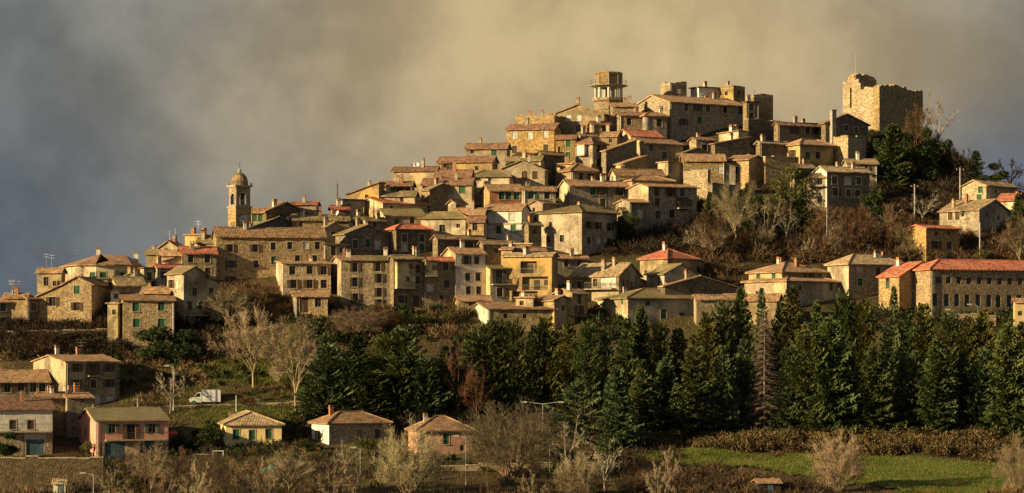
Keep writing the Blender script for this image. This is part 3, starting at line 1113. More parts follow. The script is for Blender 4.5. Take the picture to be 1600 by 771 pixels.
H('B4', 'tan plaster house with a low gable, sunlit left wall and dark lower balcony', 261, 287, 321, 427, 514, 32, 'l', 'cream', 'moss', '268,444 276,445', '304,456 296,478 312,478', rise=10, ch=0)
balcony(HOUSES['B4'], 'r', 288, 320, 492, 1.1)
H('B5', 'grey-green house with red ribbed roof and brown lower window, left of the church', 280, 284, 338, 395, 450, 8, 'r', 'stone_grey', 'red', '', '298,403 324,403 325,426,b', rise=12)
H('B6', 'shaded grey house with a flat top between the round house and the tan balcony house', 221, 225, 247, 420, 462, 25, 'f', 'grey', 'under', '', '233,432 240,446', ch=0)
H('B7', 'shaded grey house under a low sunlit red roof, behind the tan balcony house', 243, 246, 286, 418, 465, 22, 'r', 'grey', 'red', '', '255,430 270,430', rise=9)
H('B8', 'small cream house strip under a brown roof, above the low sunlit red roof', 251, 283, 287, 398, 445, 78, 'l', 'cream', 'terra', '276,404,n', '', rise=6, ch=0)
H('B9', 'sunlit cream gable end standing against the sky left of the bell tower', 247, 278, 292, 388, 435, 62, 'r', 'cream', 'terra', '', '', rise=14, ant=2)
H('B10', 'small cream house with a row of pale chimneys left of the bell tower', 289, 314, 332, 368, 415, 60, 'f', 'ochre', 'terra', '', '', ch=['concrete_white', 'concrete_white', 'brick'], ant=1)
H('B10b', 'little cream house with one dark window and a brown roof at the church corner', 308, 333, 341, 379, 425, 70, 'l', 'cream', 'moss', '318,384,s', '', rise=9, ch=1)
H('B11', 'tiny low house with a terracotta roof behind the house with four green shutters', 222, 264, 269, 457, 490, 78, 'l', 'cream', 'terra', '256,462,s', '', rise=9, ch=1)
H('B12', 'low cream roof ridge behind the sunlit strip house, left of the red ribbed roof', 228, 254, 258, 396, 440, 75, 'l', 'tan', 'moss', '', '', rise=6, ch=1)

# --- church and the houses below it
H('C1', 'long plain stone church building with a shallow terracotta roof in front of the bell tower', 333, 338, 508, 369, 440, 6, 'r', 'stone', 'terra', '', '360,388 361,413 361,438 399,388 400,413 427,385 453,384 478,384 496,384 428,407 465,405 492,405', rise=14, name='church', cat='church', ch=['concrete_white', 'concrete_white', 'concrete_white'])
H('C2', 'cream house with two green shutters immediately right of the bell tower', 392, 414, 419, 332, 385, 75, 'l', 'cream', 'terra', '398,340,g 407,339,g', '', rise=5, ch=0)
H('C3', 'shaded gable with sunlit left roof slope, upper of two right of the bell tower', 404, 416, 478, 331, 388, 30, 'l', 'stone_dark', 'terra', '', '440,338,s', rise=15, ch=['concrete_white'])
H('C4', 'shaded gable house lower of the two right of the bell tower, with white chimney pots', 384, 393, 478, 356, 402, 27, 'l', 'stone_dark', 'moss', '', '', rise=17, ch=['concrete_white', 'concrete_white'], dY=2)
H('C5', 'broad house under a patchy red and mossy roof below the slim radio mast', 456, 458, 545, 343, 395, 5, 'r', 'tan', 'moss', '', '470,350,s', rise=26, d=15, ch=2, dish=1)
H('C5b', 'olive plaster wall under a thin red roof line, left of the radio mast', 454, 494, 499, 320, 372, 80, 'l', 'tan', 'red', '', '', rise=4, ch=1)
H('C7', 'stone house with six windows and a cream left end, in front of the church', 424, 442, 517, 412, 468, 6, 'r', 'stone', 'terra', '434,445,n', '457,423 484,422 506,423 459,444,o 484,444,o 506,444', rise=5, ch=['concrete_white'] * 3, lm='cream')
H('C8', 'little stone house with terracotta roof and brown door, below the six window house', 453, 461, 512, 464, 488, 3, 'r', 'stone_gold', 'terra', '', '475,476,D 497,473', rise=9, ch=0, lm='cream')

# --- centre left
H('D14', 'small dark cream house with a tan gable roof, right of the church roof', 494, 506, 540, 358, 400, 20, 'l', 'tan', 'tanroof', '', '521,366,s', rise=10, ch=1)
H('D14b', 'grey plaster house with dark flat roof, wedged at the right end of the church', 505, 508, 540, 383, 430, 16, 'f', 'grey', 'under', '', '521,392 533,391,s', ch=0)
H('D15', 'shaded house with a mossy roof and a tall white chimney below the red roofed block', 533, 536, 576, 342, 390, 23, 'r', 'grey', 'moss', '', '545,350 560,351', rise=9, ch=['concrete_white'])
H('D16', 'rusty red block with a red roof at the foot of the radio mast', 516, 519, 545, 326, 372, 14, 'r', 'rust', 'red', '', '', rise=11, ch=['concrete_white'])
H('D17', 'ochre wall under a single roof slope that climbs to the right, against the sky', 543, 592, 601, 303, 350, 72, 'sb', 'ochre', 'terra', '573,300,s', '', rise=17, ch=1, ant=1)
H('D18', 'small dark grey flat roofed house under the climbing ochre roof', 531, 535, 570, 313, 358, 22, 'f', 'grey', 'under', '', '545,322,s', ch=0)
H('D12', 'house with sunlit cream left gable and bright orange red roof, right of the mast', 558, 598, 668, 318, 355, 33, 'r', 'cream', 'red', '', '612,326,s', rise=10, ch=0)
H('D10', 'cream house with an arched window and a green shuttered one under a mossy roof', 588, 602, 663, 337, 378, 12, 'r', 'cream', 'moss', '', '620,348,g 644,346,a', rise=11, ch=0)
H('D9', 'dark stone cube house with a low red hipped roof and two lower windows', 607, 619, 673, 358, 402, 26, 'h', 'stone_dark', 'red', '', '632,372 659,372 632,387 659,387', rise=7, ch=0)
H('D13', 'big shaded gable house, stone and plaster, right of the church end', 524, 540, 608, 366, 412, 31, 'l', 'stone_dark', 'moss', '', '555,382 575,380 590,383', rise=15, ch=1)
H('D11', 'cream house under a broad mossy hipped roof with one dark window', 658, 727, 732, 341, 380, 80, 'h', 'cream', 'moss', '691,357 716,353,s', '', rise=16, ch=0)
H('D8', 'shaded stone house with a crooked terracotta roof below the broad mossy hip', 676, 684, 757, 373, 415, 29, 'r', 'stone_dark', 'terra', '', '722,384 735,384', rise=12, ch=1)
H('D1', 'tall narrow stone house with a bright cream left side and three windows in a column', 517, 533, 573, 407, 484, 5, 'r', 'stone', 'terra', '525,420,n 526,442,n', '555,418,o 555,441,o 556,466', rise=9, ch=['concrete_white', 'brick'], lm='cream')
H('D2', 'tall stone house with four windows in a column, joined right of the cream sided one', 573, 573, 615, 407, 484, 4, 'r', 'stone', 'moss', '', '591,417,o 593,435,o 593,457,o 593,475', rise=7, ch=['concrete_white'], dY=.6)
H('D3', 'shaded stone house with a tall cream plaster bay hanging from its front', 611, 615, 662, 404, 487, 24, 'r', 'stone_dark', 'moss', '', '653,420 653,438 628,468 650,473,D', rise=8, ch=2)
bay(HOUSES['D3'], 'r', 617, 645, 411, 450, 'cream', .9, '638,417,s 633,436,s')
H('D4', 'stone house with a bright red roof and a small grey box overhanging its front', 660, 662, 712, 407, 480, 17, 'r', 'stone_grey', 'red', '', '696,417 698,444 672,450 690,465,s', rise=8, ch=0)
bay(HOUSES['D4'], 'r', 663, 681, 408, 431, 'grey', .9, '675,418,s')
H('D5', 'tall grey white house with six dark windows in pairs and a terracotta roof', 692, 712, 758, 397, 476, 21, 'r', 'white', 'terra', '', '729,407 745,407 731,433 747,433 732,454 748,454', rise=10, ch=['concrete_white'], lm='cream')
H('D6', 'low grey house with a bright ochre left side and a dark balcony across its front', 755, 766, 811, 420, 476, 20, 'r', 'grey', 'moss', '', '780,433,DD 797,432 781,457 798,457', rise=4, ch=0, lm='ochre')
balcony(HOUSES['D6'], 'r', 767, 812, 444, 1.1)
H('D7', 'bright ochre house with two deep square loggias in its sunlit front', 786, 862, 871, 400, 480, 72, 'l', 'ochre', 'tanroof', '826,418,L 836,443,LL 798,440,s 820,466,LL', '', rise=4, ch=['concrete_white', 'concrete_white'])
H('D7b', 'sunlit ochre turret top with a white chimney at the left end of the loggia house', 783, 800, 806, 390, 440, 72, 'l', 'ochre', 'terra', '', '', rise=3, ch=['concrete_white'], dY=3)

# --- centre, upper rows
H('D19a', 'low cream house with a mossy roof under the dark terrace opening', 594, 648, 653, 306, 350, 80, 'l', 'cream', 'moss', '628,312,s', '', rise=7, ch=1)
H('D19b', 'ochre house with a long dark terrace opening under a maroon roof', 597, 643, 648, 290, 335, 80, 'l', 'ochre', 'maroon', '628,297,LL', '', rise=6, ch=2)
H('D20', 'dark rough stone house end with a sunlit yellow left wall and a climbing roof edge', 658, 671, 712, 297, 335, 40, 'l', 'stone_dark', 'moss', '', '', rise=10, ch=1, lm='ochre')
H('D21', 'long bright ochre house with a maroon roof, leftmost of the upper skyline row', 614, 682, 687, 266, 312, 74, 'l', 'ochre', 'maroon', '', '', rise=11, ch=1, dish=2)
H('E1', 'long orange house with a wide maroon roof and one dark window at its left end', 684, 769, 777, 252, 300, 72, 'l', 'ochre', 'maroon', '698,259 745,263,s', '', rise=13, ch=0)
H('E2', 'tan house with a maroon roof and one bright green shutter on the skyline', 728, 792, 797, 231, 276, 78, 'l', 'tan', 'maroon', '772,236,g 738,237,s', '', rise=11, ch=1)
H('E3', 'low cream strip of a house with mossy red roof before the long orange house', 680, 735, 740, 276, 321, 82, 'l', 'cream', 'maroon', '', '', rise=12, ch=['concrete_white', 'brick'])
H('E4', 'cream house with one green shutter under a long red brown roof', 660, 737, 742, 288, 335, 80, 'l', 'cream', 'maroon', '722,294,g', '', rise=9, ch=2)
H('E5', 'plain cream house front under a mossy hipped roof with one tiny window', 738, 796, 802, 276, 323, 80, 'h', 'cream', 'moss', '765,281,s', '', rise=10, ch=0)
H('E6', 'tan gabled house front with two brown shuttered windows side by side', 778, 851, 857, 266, 311, 78, 'r', 'tan', 'moss', '820,272,b 836,272,b', '', rise=15, ch=1)
H('E7', 'tan mossy roof and cream wall under the three windowed ochre house', 790, 845, 851, 250, 295, 70, 'l', 'cream', 'moss', '', '', rise=17, ch=1)
H('E8', 'reddish stone house with three green shutters and a terracotta roof', 752, 765, 818, 298, 345, 14, 'r', 'rust', 'terra', '', '784,305,g 794,305,g 807,305,g', rise=10, ch=0, lm='stone_gold')
H('E9', 'tan plaster house with two dark windows joined right of the reddish stone house', 815, 818, 868, 297, 346, 11, 'r', 'grey', 'terra', '', '830,304,go 855,305', rise=10, ch=1)
H('E10', 'white plastered house with a band of stone below and a shaded right end', 756, 815, 828, 328, 378, 72, 'l', 'white', 'terra', '799,339,w 779,359,g 802,357,g', '', rise=9, ch=0)
H('E11', 'low cream house with a small red roof left of the white plastered house', 710, 756, 761, 335, 380, 80, 'l', 'cream', 'terra', '', '', rise=11, ch=1)
H('E12', 'small sunlit house with one dark window left of the white and stone house', 731, 756, 760, 346, 386, 80, 'l', 'ochre', 'maroon', '742,354', '', rise=7, ch=0, dY=-1)
H('E13', 'shaded low house with a dark mossy roof below the white plastered house', 751, 755, 812, 381, 422, 25, 'r', 'stone_dark', 'moss', '', '775,392,s', rise=7, ch=1)
H('E14', 'narrow sunlit ochre house end tucked left of the big corner house', 828, 848, 871, 318, 364, 55, 'r', 'ochre', 'terra', '834,328,s 836,342,s', '', rise=4, ch=0)
H('K1', 'big cube house with sunlit left wall and shaded stone right wall, hipped roof', 842, 909, 964, 331, 404, 51, 'h', 'tan', 'moss', '857,375 878,373', '920,352 934,353,o 953,355,o 920,376 935,377 951,378', rise=12, ch=['concrete_white'])
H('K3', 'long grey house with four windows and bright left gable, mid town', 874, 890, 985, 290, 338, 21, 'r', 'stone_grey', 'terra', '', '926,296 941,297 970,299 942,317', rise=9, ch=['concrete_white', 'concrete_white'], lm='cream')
H('K4', 'tan house under a terracotta hipped roof with two small windows, above the long grey house', 876, 893, 931, 267, 314, 24, 'h', 'tan', 'terra', '', '908,276 924,277', rise=12, ch=0)
H('K4b', 'little ochre house end with a flat top left of the terracotta hip', 868, 893, 897, 257, 303, 75, 'f', 'ochre', 'terra', '878,264,s', '', ch=['brick'], dY=3)
H('J8', 'grey plaster house with two dark windows in the shadow of the big cube house', 858, 863, 918, 403, 447, 20, 'r', 'grey', 'terra', '', '885,411 905,411', rise=4, ch=1)
H('J9', 'low dark stone house in shadow between the loggia house and the big cube house', 812, 815, 862, 392, 436, 25, 'r', 'stone_dark', 'moss', '', '', rise=6, ch=0, dY=4)

# --- summit
H('F1', 'tall ochre stone house with three upper windows and a maroon roof on the skyline', 792, 866, 877, 201, 246, 72, 'l', 'stone_gold', 'maroon', '804,212,w 828,212,w 853,210,w 853,232,b 804,234,b', '', rise=8, ch=1)
H('F2', 'ochre stone wall of a flat topped house behind the maroon roofed skyline house', 805, 866, 872, 183, 228, 80, 'p', 'stone_gold', 'terra', '', '', ch=2)
H('F3', 'wide ochre gable front with three windows at the left of the summit', 862, 944, 951, 178, 224, 78, 'r', 'ochre', 'terra', '888,184,w 904,184,w 904,201', '', rise=15, ch=2)
H('F4', 'narrow grey stone house with two windows and a maroon roof right of the wide gable', 921, 925, 953, 194, 240, 20, 'r', 'stone', 'maroon', '', '945,199 945,216', rise=5, ch=['concrete_white'])
H('F5', 'ochre house with two green shuttered windows one above the other near the summit', 868, 899, 903, 217, 264, 80, 'l', 'stone_gold', 'maroon', '888,224,g 888,244,g', '', rise=5, ch=0)
H('F6', 'grey tan house under a wide maroon hip with a white plaster box on front', 899, 926, 948, 225, 283, 52, 'h', 'tan', 'maroon', '', '935,233 935,255', rise=13, ch=0)
bay(HOUSES['F6'], 'l', 906, 917, 228, 242, 'white', .8, '')
H('F7', 'dark stone house with a roof edge climbing right, beside the maroon hipped house', 943, 947, 995, 236, 285, 34, 'sl', 'stone_dark', 'terra', '', '', rise=19, ch=0)
H('G8', 'house with a bright red roof and a sunlit cream gable near the summit', 964, 986, 1034, 213, 258, 29, 'r', 'cream', 'red', '', '', rise=11, ch=0, lm='cream')
H('G9', 'shaded stone house with a sunlit tan gable and terracotta roof below the bright red roof', 974, 1008, 1067, 224, 271, 36, 'r', 'stone', 'terra', '', '1017,229 1038,243 1059,242', rise=9, ch=0, lm='ochre')
H('G10', 'small dark house with a yellow sunlit left end and a rising roof edge', 962, 975, 1010, 256, 301, 35, 'sl', 'stone', 'terra', '', '', rise=13, ch=0, lm='cream')
H('G11', 'narrow bright cream house end with a shaded right side below the tan gable', 1028, 1044, 1070, 254, 300, 45, 'f', 'cream', 'terra', '', '', ch=0)
H('G12a', 'low cream house under uneven brown roof, upper of two below the yellow ended house', 953, 962, 1037, 273, 318, 18, 'r', 'cream', 'terra', '957,277,s', '', rise=10, ch=1)
H('G12b', 'low house with pinkish hipped roof, lower of two below the yellow ended house', 966, 988, 1051, 282, 327, 25, 'h', 'cream', 'terra', '', '', rise=9, ch=0)
H('G13', 'large grey stone house with bright left gable and small balcony, above dark scrub', 982, 1013, 1089, 292, 366, 30, 'r', 'stone_grey', 'terra', '', '1026,297 1048,299 1066,300 1027,316 1066,318,DD 1050,334 1078,318 1028,336', rise=6, ch=0, lm='ochre')
balcony(HOUSES['G13'], 'r', 1057, 1076, 325, .9)
H('G13b', 'low annex with a bright gable and a white framed window beneath the large grey house', 962, 984, 1014, 317, 366, 30, 'r', 'tan', 'terra', '', '1000,335,w', rise=5, ch=0, dY=-3)
H('G1', 'huge stone palace with a tan left gable and a long shaded front, crowning the summit', 991, 1047, 1165, 160, 222, 34, 'r', 'stone_grey', 'terra', '', '1072,165 1068,191 1093,188 1106,166 1133,168 1157,168 1090,165', rise=15, ch=3, ant=2)
H('G2', 'square roof turret with a black shaded face on the palace, left of the roof terrace', 1032, 1047, 1073, 132, 190, 30, 'p', 'tan', 'terra', '', '', ch=0, dY=6)
H('G3', 'long roof block with a white left end behind the palace roof', 1079, 1092, 1126, 137, 190, 32, 'f', 'white', 'under', '', '', ch=1, dY=8)
H('G4', 'ochre roof block with a crenellated top and dark openings behind the palace', 1121, 1146, 1164, 138, 190, 55, 'p', 'ochre', 'terra', '1135,146,s', '1154,146,s', ch=1, dY=8)
H('G5', 'dark square stone tower block with a flat top at the right end of the palace', 1173, 1178, 1208, 152, 205, 29, 'p', 'stone_dark', 'terra', '', '', ch=0, dY=4, name='tower_block', cat='tower')
H('G5b', 'narrow dark house with small balconies wedged between the palace and the square tower', 1162, 1167, 1186, 160, 215, 29, 'f', 'stone_dark', 'under', '', '1174,168 1174,182', ch=1, ant=1)
H('G7a', 'low stone house with flat brown roof and one window before the palace gable', 963, 968, 1008, 180, 226, 15, 'r', 'stone', 'terra', '', '983,190', rise=4, ch=1)
H('G7b', 'grey plaster cube house with one dark window in front of the palace gable', 1004, 1009, 1042, 181, 228, 21, 'h', 'grey', 'terra', '', '1030,192', rise=5, ch=['concrete_white'], dY=-1)
H('K10', 'small stone house with a thin terracotta roof right of the water tower', 953, 957, 993, 166, 212, 8, 'r', 'stone', 'terra', '', '', rise=5, ch=2)
H('G14a', 'cream house strip with three white chimneys under the dark palace wall', 1123, 1154, 1169, 208, 252, 55, 'sb', 'cream', 'terra', '', '', rise=3, ch=['concrete_white'] * 3)
H('G14b', 'grey house with a bright left end and a pale roof edge under the palace', 1077, 1088, 1117, 219, 264, 25, 'r', 'grey', 'terra', '', '1101,232', rise=4, ch=1, lm='cream')
H('G14c', 'dark house with a bright roof edge rising to the right under the palace wall', 1112, 1117, 1171, 225, 272, 28, 'sl', 'stone_dark', 'terra', '', '', rise=12, ch=['concrete_white'])
H('G15', 'stone house with a long terracotta roof and a pale blue window beside the ochre house', 1064, 1068, 1133, 251, 298, 6, 'r', 'stone', 'terra', '', '1126,266,w', rise=10, ch=0)
H('G16', 'ochre house with one turquoise shutter at the right edge of the town houses', 1134, 1170, 1196, 250, 297, 64, 'l', 'stone_gold', 'terra', '1149,267,t', '', rise=8, ch=['concrete_white'])

# --- between the palace and the castle, right slope
H('I2a', 'shaded gable house below the castle tower with a tall pale chimney at its corner', 1284, 1290, 1357, 193, 245, 33, 'l', 'stone_dark', 'maroon', '', '1306,204 1322,196 1338,204', rise=15, ch=0)
H('I2b', 'long shaded house joined left of the gable house below the castle', 1212, 1216, 1291, 195, 245, 32, 'r', 'stone_dark', 'maroon', '', '1262,198 1276,196 1240,204', rise=9, ch=2)
H('I2c', 'low shaded wall house with a pale roof edge beneath the square tower', 1184, 1188, 1232, 224, 270, 32, 'r', 'stone_dark', 'tanroof', '', '', rise=3, ch=1)
H('I3', 'house with a sunlit ochre left wall and a terracotta hip, below the long shaded house', 1228, 1250, 1301, 226, 273, 38, 'h', 'ochre', 'terra', '1238,240', '1262,243 1278,243', rise=9, ch=0)
H('I4', 'roofless stone block with a bright left face beneath the castle tower', 1302, 1325, 1353, 217, 264, 46, 'p', 'stone', 'terra', '', '', ch=0, lm='stone_gold')
H('I5', 'low cream house with a sunlit roof edge under the roofless stone block', 1318, 1324, 1371, 255, 300, 16, 'r', 'cream', 'tanroof', '', '1352,262', rise=6, ch=['concrete_white'])
H('I6', 'tall dark stone house with a white left gable on the wooded slope below the castle', 1272, 1292, 1359, 268, 344, 31, 'r', 'stone_dark', 'tanroof', '', '1304,282 1325,283,w 1342,283 1306,300 1326,302 1340,303', rise=8, ch=2, lm='white')
H('I6b', 'small cream house with a balcony stuck on the left of the tall dark house', 1260, 1290, 1295, 277, 336, 76, 'l', 'cream', 'tanroof', '1281,283 1281,312', '', rise=5, ch=0, dY=-2)
balcony(HOUSES['I6b'], 'l', 1262, 1288, 291, .9, bars=False)
H('L1', 'pale stone house with a green upper window at the right end of the hill', 1503, 1541, 1589, 290, 330, 54, 'r', 'stone_gold', 'tanroof', '1532,293,g 1530,309,g', '1556,300,s', rise=9, ch=0)
H('L2', 'small house with a bright red roof half hidden at the right edge of the hill', 1558, 1586, 1602, 313, 348, 68, 'l', 'cream', 'red', '', '', rise=10, ch=['concrete_white'])
H('L3', 'barn like house with dark right gable and broad sunlit roof on the right slope', 1468, 1530, 1577, 328, 382, 57, 'l', 'tan', 'tanroof', '1485,337,b 1496,337,b 1504,335,s', '1542,335,s 1560,340,s', rise=17, ch=2)
H('L4', 'cube shaped stone house with a thin red roof edge above the long school building', 1417, 1447, 1499, 357, 412, 40, 'r', 'stone_gold', 'red', '', '1463,383,o 1483,384 1463,365,s 1483,365,s', rise=5, ch=0)
H('L5', 'long three storey stone school with a bright red hipped roof and rows of tall windows', 1421, 1454, 1655, 421, 505, 29, 'h', 'stone_gold', 'red', '1437,482,a', ' '.join('%d,%d,u' % (x, 438 + (x - 1454) * .02) for x in range(1466, 1600, 16)) + ' ' + ' '.join('%d,%d,tall' % (x, 469 + (x - 1454) * .02) for x in (1461, 1479, 1495, 1511, 1528, 1545, 1560, 1577, 1593)), rise=15, name='school_building', cat='school', ch=0, pipe=True)
H('L5w', 'shorter wing under the same red roof set back on the left of the long school', 1373, 1405, 1438, 432, 505, 50, 'sl', 'stone', 'red', '1387,441,tall', '', rise=22, ch=['concrete_white'], dY=3, name='school_wing', cat='school')
H('L6', 'small cream house at the far right edge below the school', 1583, 1586, 1625, 473, 516, 5, 'r', 'cream', 'terra', '', '1594,490,s', rise=5, ch=0, dY=-3)
H('L7a', 'cream house with two green shutters under a curving terracotta roof with many chimneys', 1170, 1222, 1291, 425, 472, 40, 'h', 'tan', 'terra', '1185,432,g 1209,431,g', '1264,428 1280,429', rise=15, ch=['brick', 'concrete_white', 'brick'], lm='cream')
H('L7b', 'ochre walled house with a broad hip roof in front of the curving terracotta roof', 1163, 1229, 1317, 439, 485, 42, 'h', 'tan', 'terra', '', '1298,447 1250,450,s', rise=10, ch=['concrete_white'], lm='ochre')
H('L7c', 'low outbuilding with a long terracotta roof at the top of the conifers', 1128, 1215, 1222, 469, 500, 76, 'l', 'tan', 'terra', '', '', rise=9, ch=0)
H('L8', 'square stone house under a tan hipped roof left of the long school', 1293, 1326, 1413, 413, 470, 35, 'h', 'stone', 'tanroof', '', '1343,420,w 1344,441,g 1372,424 1376,442,g', rise=15, ch=['concrete_white', 'brick', 'concrete_white'], ant=1, lm='cream')
H('J1', 'cream house with a bright red pyramid roof standing clear of the town', 1000, 1043, 1087, 404, 452, 44, 'h', 'cream', 'red', '1009,426,s', '', rise=15, ch=['concrete_white'])
H('J2a', 'stone house with a sunlit left wall in front of the red pyramid roof', 1010, 1038, 1091, 428, 472, 36, 'l', 'cream', 'moss', '1029,440,n', '', rise=15, ch=0, dY=1, lm='cream')
H('J2b', 'shaded low house with a bright roof edge right of the sunlit stone house', 1033, 1039, 1150, 448, 492, 26, 'l', 'stone_dark', 'terra', '', '1080,452,s', rise=16, ch=1)
H('J3', 'grey house with broad tan roof and narrow windows in a row in its right gable', 893, 967, 1001, 430, 480, 57, 'l', 'grey', 'tanroof', '905,446 930,442 950,441,W', '974,443,n 981,445,n 987,447,n 994,448,n', rise=23, ch=2)
balcony(HOUSES['J3'], 'l', 895, 962, 452, 1.2)
H('J4', 'long house with cream left end and wide hipped roof above the conifers', 934, 981, 1100, 466, 512, 26, 'h', 'grey', 'moss', '944,475,gs 958,473,gs 972,472,gs', '1037,491,g 1066,496,g 1012,474,gs', rise=15, ch=2, lm='cream')
H('J4b', 'low terracotta roofed wing at the right of the long hipped house', 1084, 1088, 1150, 467, 505, 15, 'r', 'tan', 'terra', '', '', rise=7, ch=0)
H('J5a', 'ochre house with a narrow shaded stone front and three windows in a column', 866, 894, 918, 459, 508, 44, 'r', 'ochre', 'terra', '', '905,467 905,485 905,502', rise=7, ch=['concrete_white'])
H('J5b', 'ochre house with a flat sunlit wall left of the narrow three window front', 833, 866, 894, 470, 516, 44, 'l', 'ochre', 'terra', '', '880,482,s', rise=7, ch=1)
H('J6', 'long low house with white left end and two white chimneys, above the conifers', 735, 762, 868, 483, 522, 14, 'r', 'cream', 'terra', '', '790,494,s 820,494,s', rise=10, ch=['concrete_white', 'concrete_white'], lm='white')

# --- small houses wedged between the larger ones
H('X1', 'dark shaded house wall between the three windowed ochre house and the two green shuttered one', 843, 846, 882, 241, 290, 32, 'r', 'stone_dark', 'moss', '', '862,252,s', rise=6, ch=1)
H('X2', 'small dark gable just above the long terracotta roof beside the ochre house', 1061, 1068, 1112, 240, 285, 26, 'l', 'stone_dark', 'moss', '', '', rise=9, ch=0)
H('X3', 'roofless dark stone ruin under the ochre house with the turquoise shutter', 1108, 1113, 1152, 292, 338, 33, 'p', 'stone_dark', 'terra', '', '', ch=0)
H('X4', 'tiny sunlit cream roof hut in the shade left of the big cube house', 803, 830, 835, 382, 425, 78, 'f', 'cream', 'tanroof', '', '', ch=0)
H('X5', 'small shaded grey house left of the arched window house', 568, 572, 601, 345, 388, 26, 'r', 'grey', 'moss', '', '585,352,s', rise=6, ch=1)
H('X6', 'low lean to with a brown roof at the foot of the tall grey white house', 712, 716, 766, 469, 494, 10, 'r', 'stone', 'terra', '', '735,474,s', rise=6, ch=0, exact=True)
H('X10', 'sunlit ochre wall under the loggias, left of the flat ochre wall house', 806, 833, 837, 466, 508, 80, 'f', 'ochre', 'terra', '815,474,s', '', ch=['concrete_white'])
H('X11', 'narrow shaded house with a mossy roof right of the white plastered house', 822, 826, 846, 352, 398, 28, 'r', 'stone_dark', 'moss', '', '836,362,s', rise=4, ch=1)
H('X12', 'small shaded plaster house left of the big cube house foot', 826, 829, 852, 392, 440, 24, 'r', 'grey', 'terra', '', '840,402,s', rise=5, ch=0)
H('X13', 'small shaded stone house below the grey house with four windows', 968, 972, 1006, 330, 376, 30, 'r', 'stone_dark', 'moss', '', '', rise=6, ch=0)
H('X14', 'small house with a brown roof behind the golden tile roofed row left of the palace', 940, 964, 970, 212, 258, 70, 'l', 'ochre', 'terra', '954,220,s', '', rise=6, ch=1)
H('X15', 'shaded low house with two chimneys under the wide gable front of the summit', 904, 908, 932, 212, 258, 24, 'r', 'stone', 'terra', '', '920,220,s', rise=5, ch=2)
H('X16', 'shaded mossy roofed house left of the house with the arched window', 480, 486, 512, 345, 390, 22, 'r', 'stone', 'moss', '', '498,352,s', rise=7, ch=1)
H('X17', 'low dark house with a bright roof edge beneath the terracotta hip near the palace', 1236, 1241, 1272, 262, 306, 32, 'r', 'stone_dark', 'tanroof', '', '', rise=4, ch=1)
H('X18', 'tiny cream house end between the dark rough stone end and the green shuttered house', 700, 712, 728, 318, 362, 50, 'r', 'cream', 'terra', '', '', rise=5, ch=0)
H('X19', 'little dark house with a brown roof left of the red roofed shaded house', 196, 214, 226, 432, 474, 60, 'r', 'tan', 'moss', '205,440,s', '', rise=5, ch=1)

# --- houses at the foot of the hill
GV = 'houses at the foot of the hill'
H('M1', 'two storey house with stone quoins, dark shutters and cream gable, over a white garage', 52, 103, 186, 566, 640, 20, 'r', 'tan', 'terra', '', '120,575,o 145,578,DD 170,575,o 120,600,o 170,599,o 146,600,b 163,629,W', rise=10, ch=['brick', 'concrete_white', 'concrete'], group=GV, ant=1, lm='cream')
balcony(HOUSES['M1'], 'r', 136, 155, 587, .9)
H('M2', 'low house with a faded terracotta roof at the left edge, below the quoined house', -40, -30, 77, 597, 642, 6, 'r', 'grey', 'terra', '', '12,606 33,605 52,606 66,606', rise=17, ch=1, group=GV)
H('M3', 'white upstairs house with a long balcony and stone ground floor at the left edge', -60, -52, 82, 641, 718, 3, 'r', 'white', 'maroon', '', '20,664,b 48,664,b 55,700,G', rise=17, ch=['brick'], group=GV, exact=True)
h_ = HOUSES['M3']
balcony(h_, 'r', -20, 80, 674, 1.1, slab='surround')
H('M4a', 'windowless dark stone outhouse with two stubby chimneys behind the pink house', 90, 105, 145, 622, 682, 12, 'r', 'stone', 'terra', '', '', rise=6, ch=['brick', 'brick'], group=GV)
H('M4b', 'dark stone shed joined left of the outhouse with stubby chimneys', 56, 60, 101, 621, 682, 10, 'r', 'stone_dark', 'terra', '', '', rise=6, ch=['concrete_white'], group=GV)
H('M5', 'pink house with a mossy grey green roof, long front balcony and teal garage doors', 124, 150, 263, 658, 718, 9, 'r', 'pink', 'olive', '125,676,b 134,676,b', '175,670,go 205,675,DD 238,670,go 180,705,G 234,703,G', rise=17, ch=1, group=GV, exact=True, pipe=True)
balcony(HOUSES['M5'], 'r', 164, 258, 687, 1.1, slab='surround')
H('M8', 'yellow bungalow with three green shuttered windows and a hipped tile roof', 340, 353, 440, 664, 699, 4, 'h', 'yellow', 'tanroof', '', '369,679,g 394,680,g 420,678,g', rise=17, ch=1, group=GV, exact=True, ant=1)
H('M9', 'bungalow with a white left end and shaded stone front under a red hipped roof', 487, 514, 608, 662, 696, 24, 'h', 'stone_grey', 'terra', '497,680 506,680,w', '561,678 590,678,b', rise=16, ch=['brick', 'concrete_white'], group=GV, exact=True, lm='white')
H('M10', 'dusty pink house with a red tiled hip roof half hidden by the bare round tree', 638, 653, 738, 673, 714, 12, 'h', 'dusty_pink', 'terra', '', '697,686,g 670,700,s 722,700,s', rise=20, ch=1, group=GV, exact=True)


def ground_storey(h, mat, px0, px1, py, proud=.05):
    """a band of stone facing on the lower storey, cut round its garage doors"""
    u0, v = h.loc('r', px0, py)
    u1, _ = h.loc('r', px1, py)
    gs = sorted((o.location.x + h.W / 2 - 1.5, o.location.x + h.W / 2 + 1.5) for o in h.root.children if o.name.startswith('garage_door') and o.location.z < v)
    cur = u0
    for a_, b_ in gs + [(u1, u1)]:
        if a_ - cur > .05:
            m = MB()
            m.box(-h.W / 2 + cur, -h.W / 2 + a_, -h.D / 2 - proud, -h.D / 2 + .02, -3.5, v - .22, mat)
            m.build('stone_facing', h.root)
        cur = max(cur, b_)


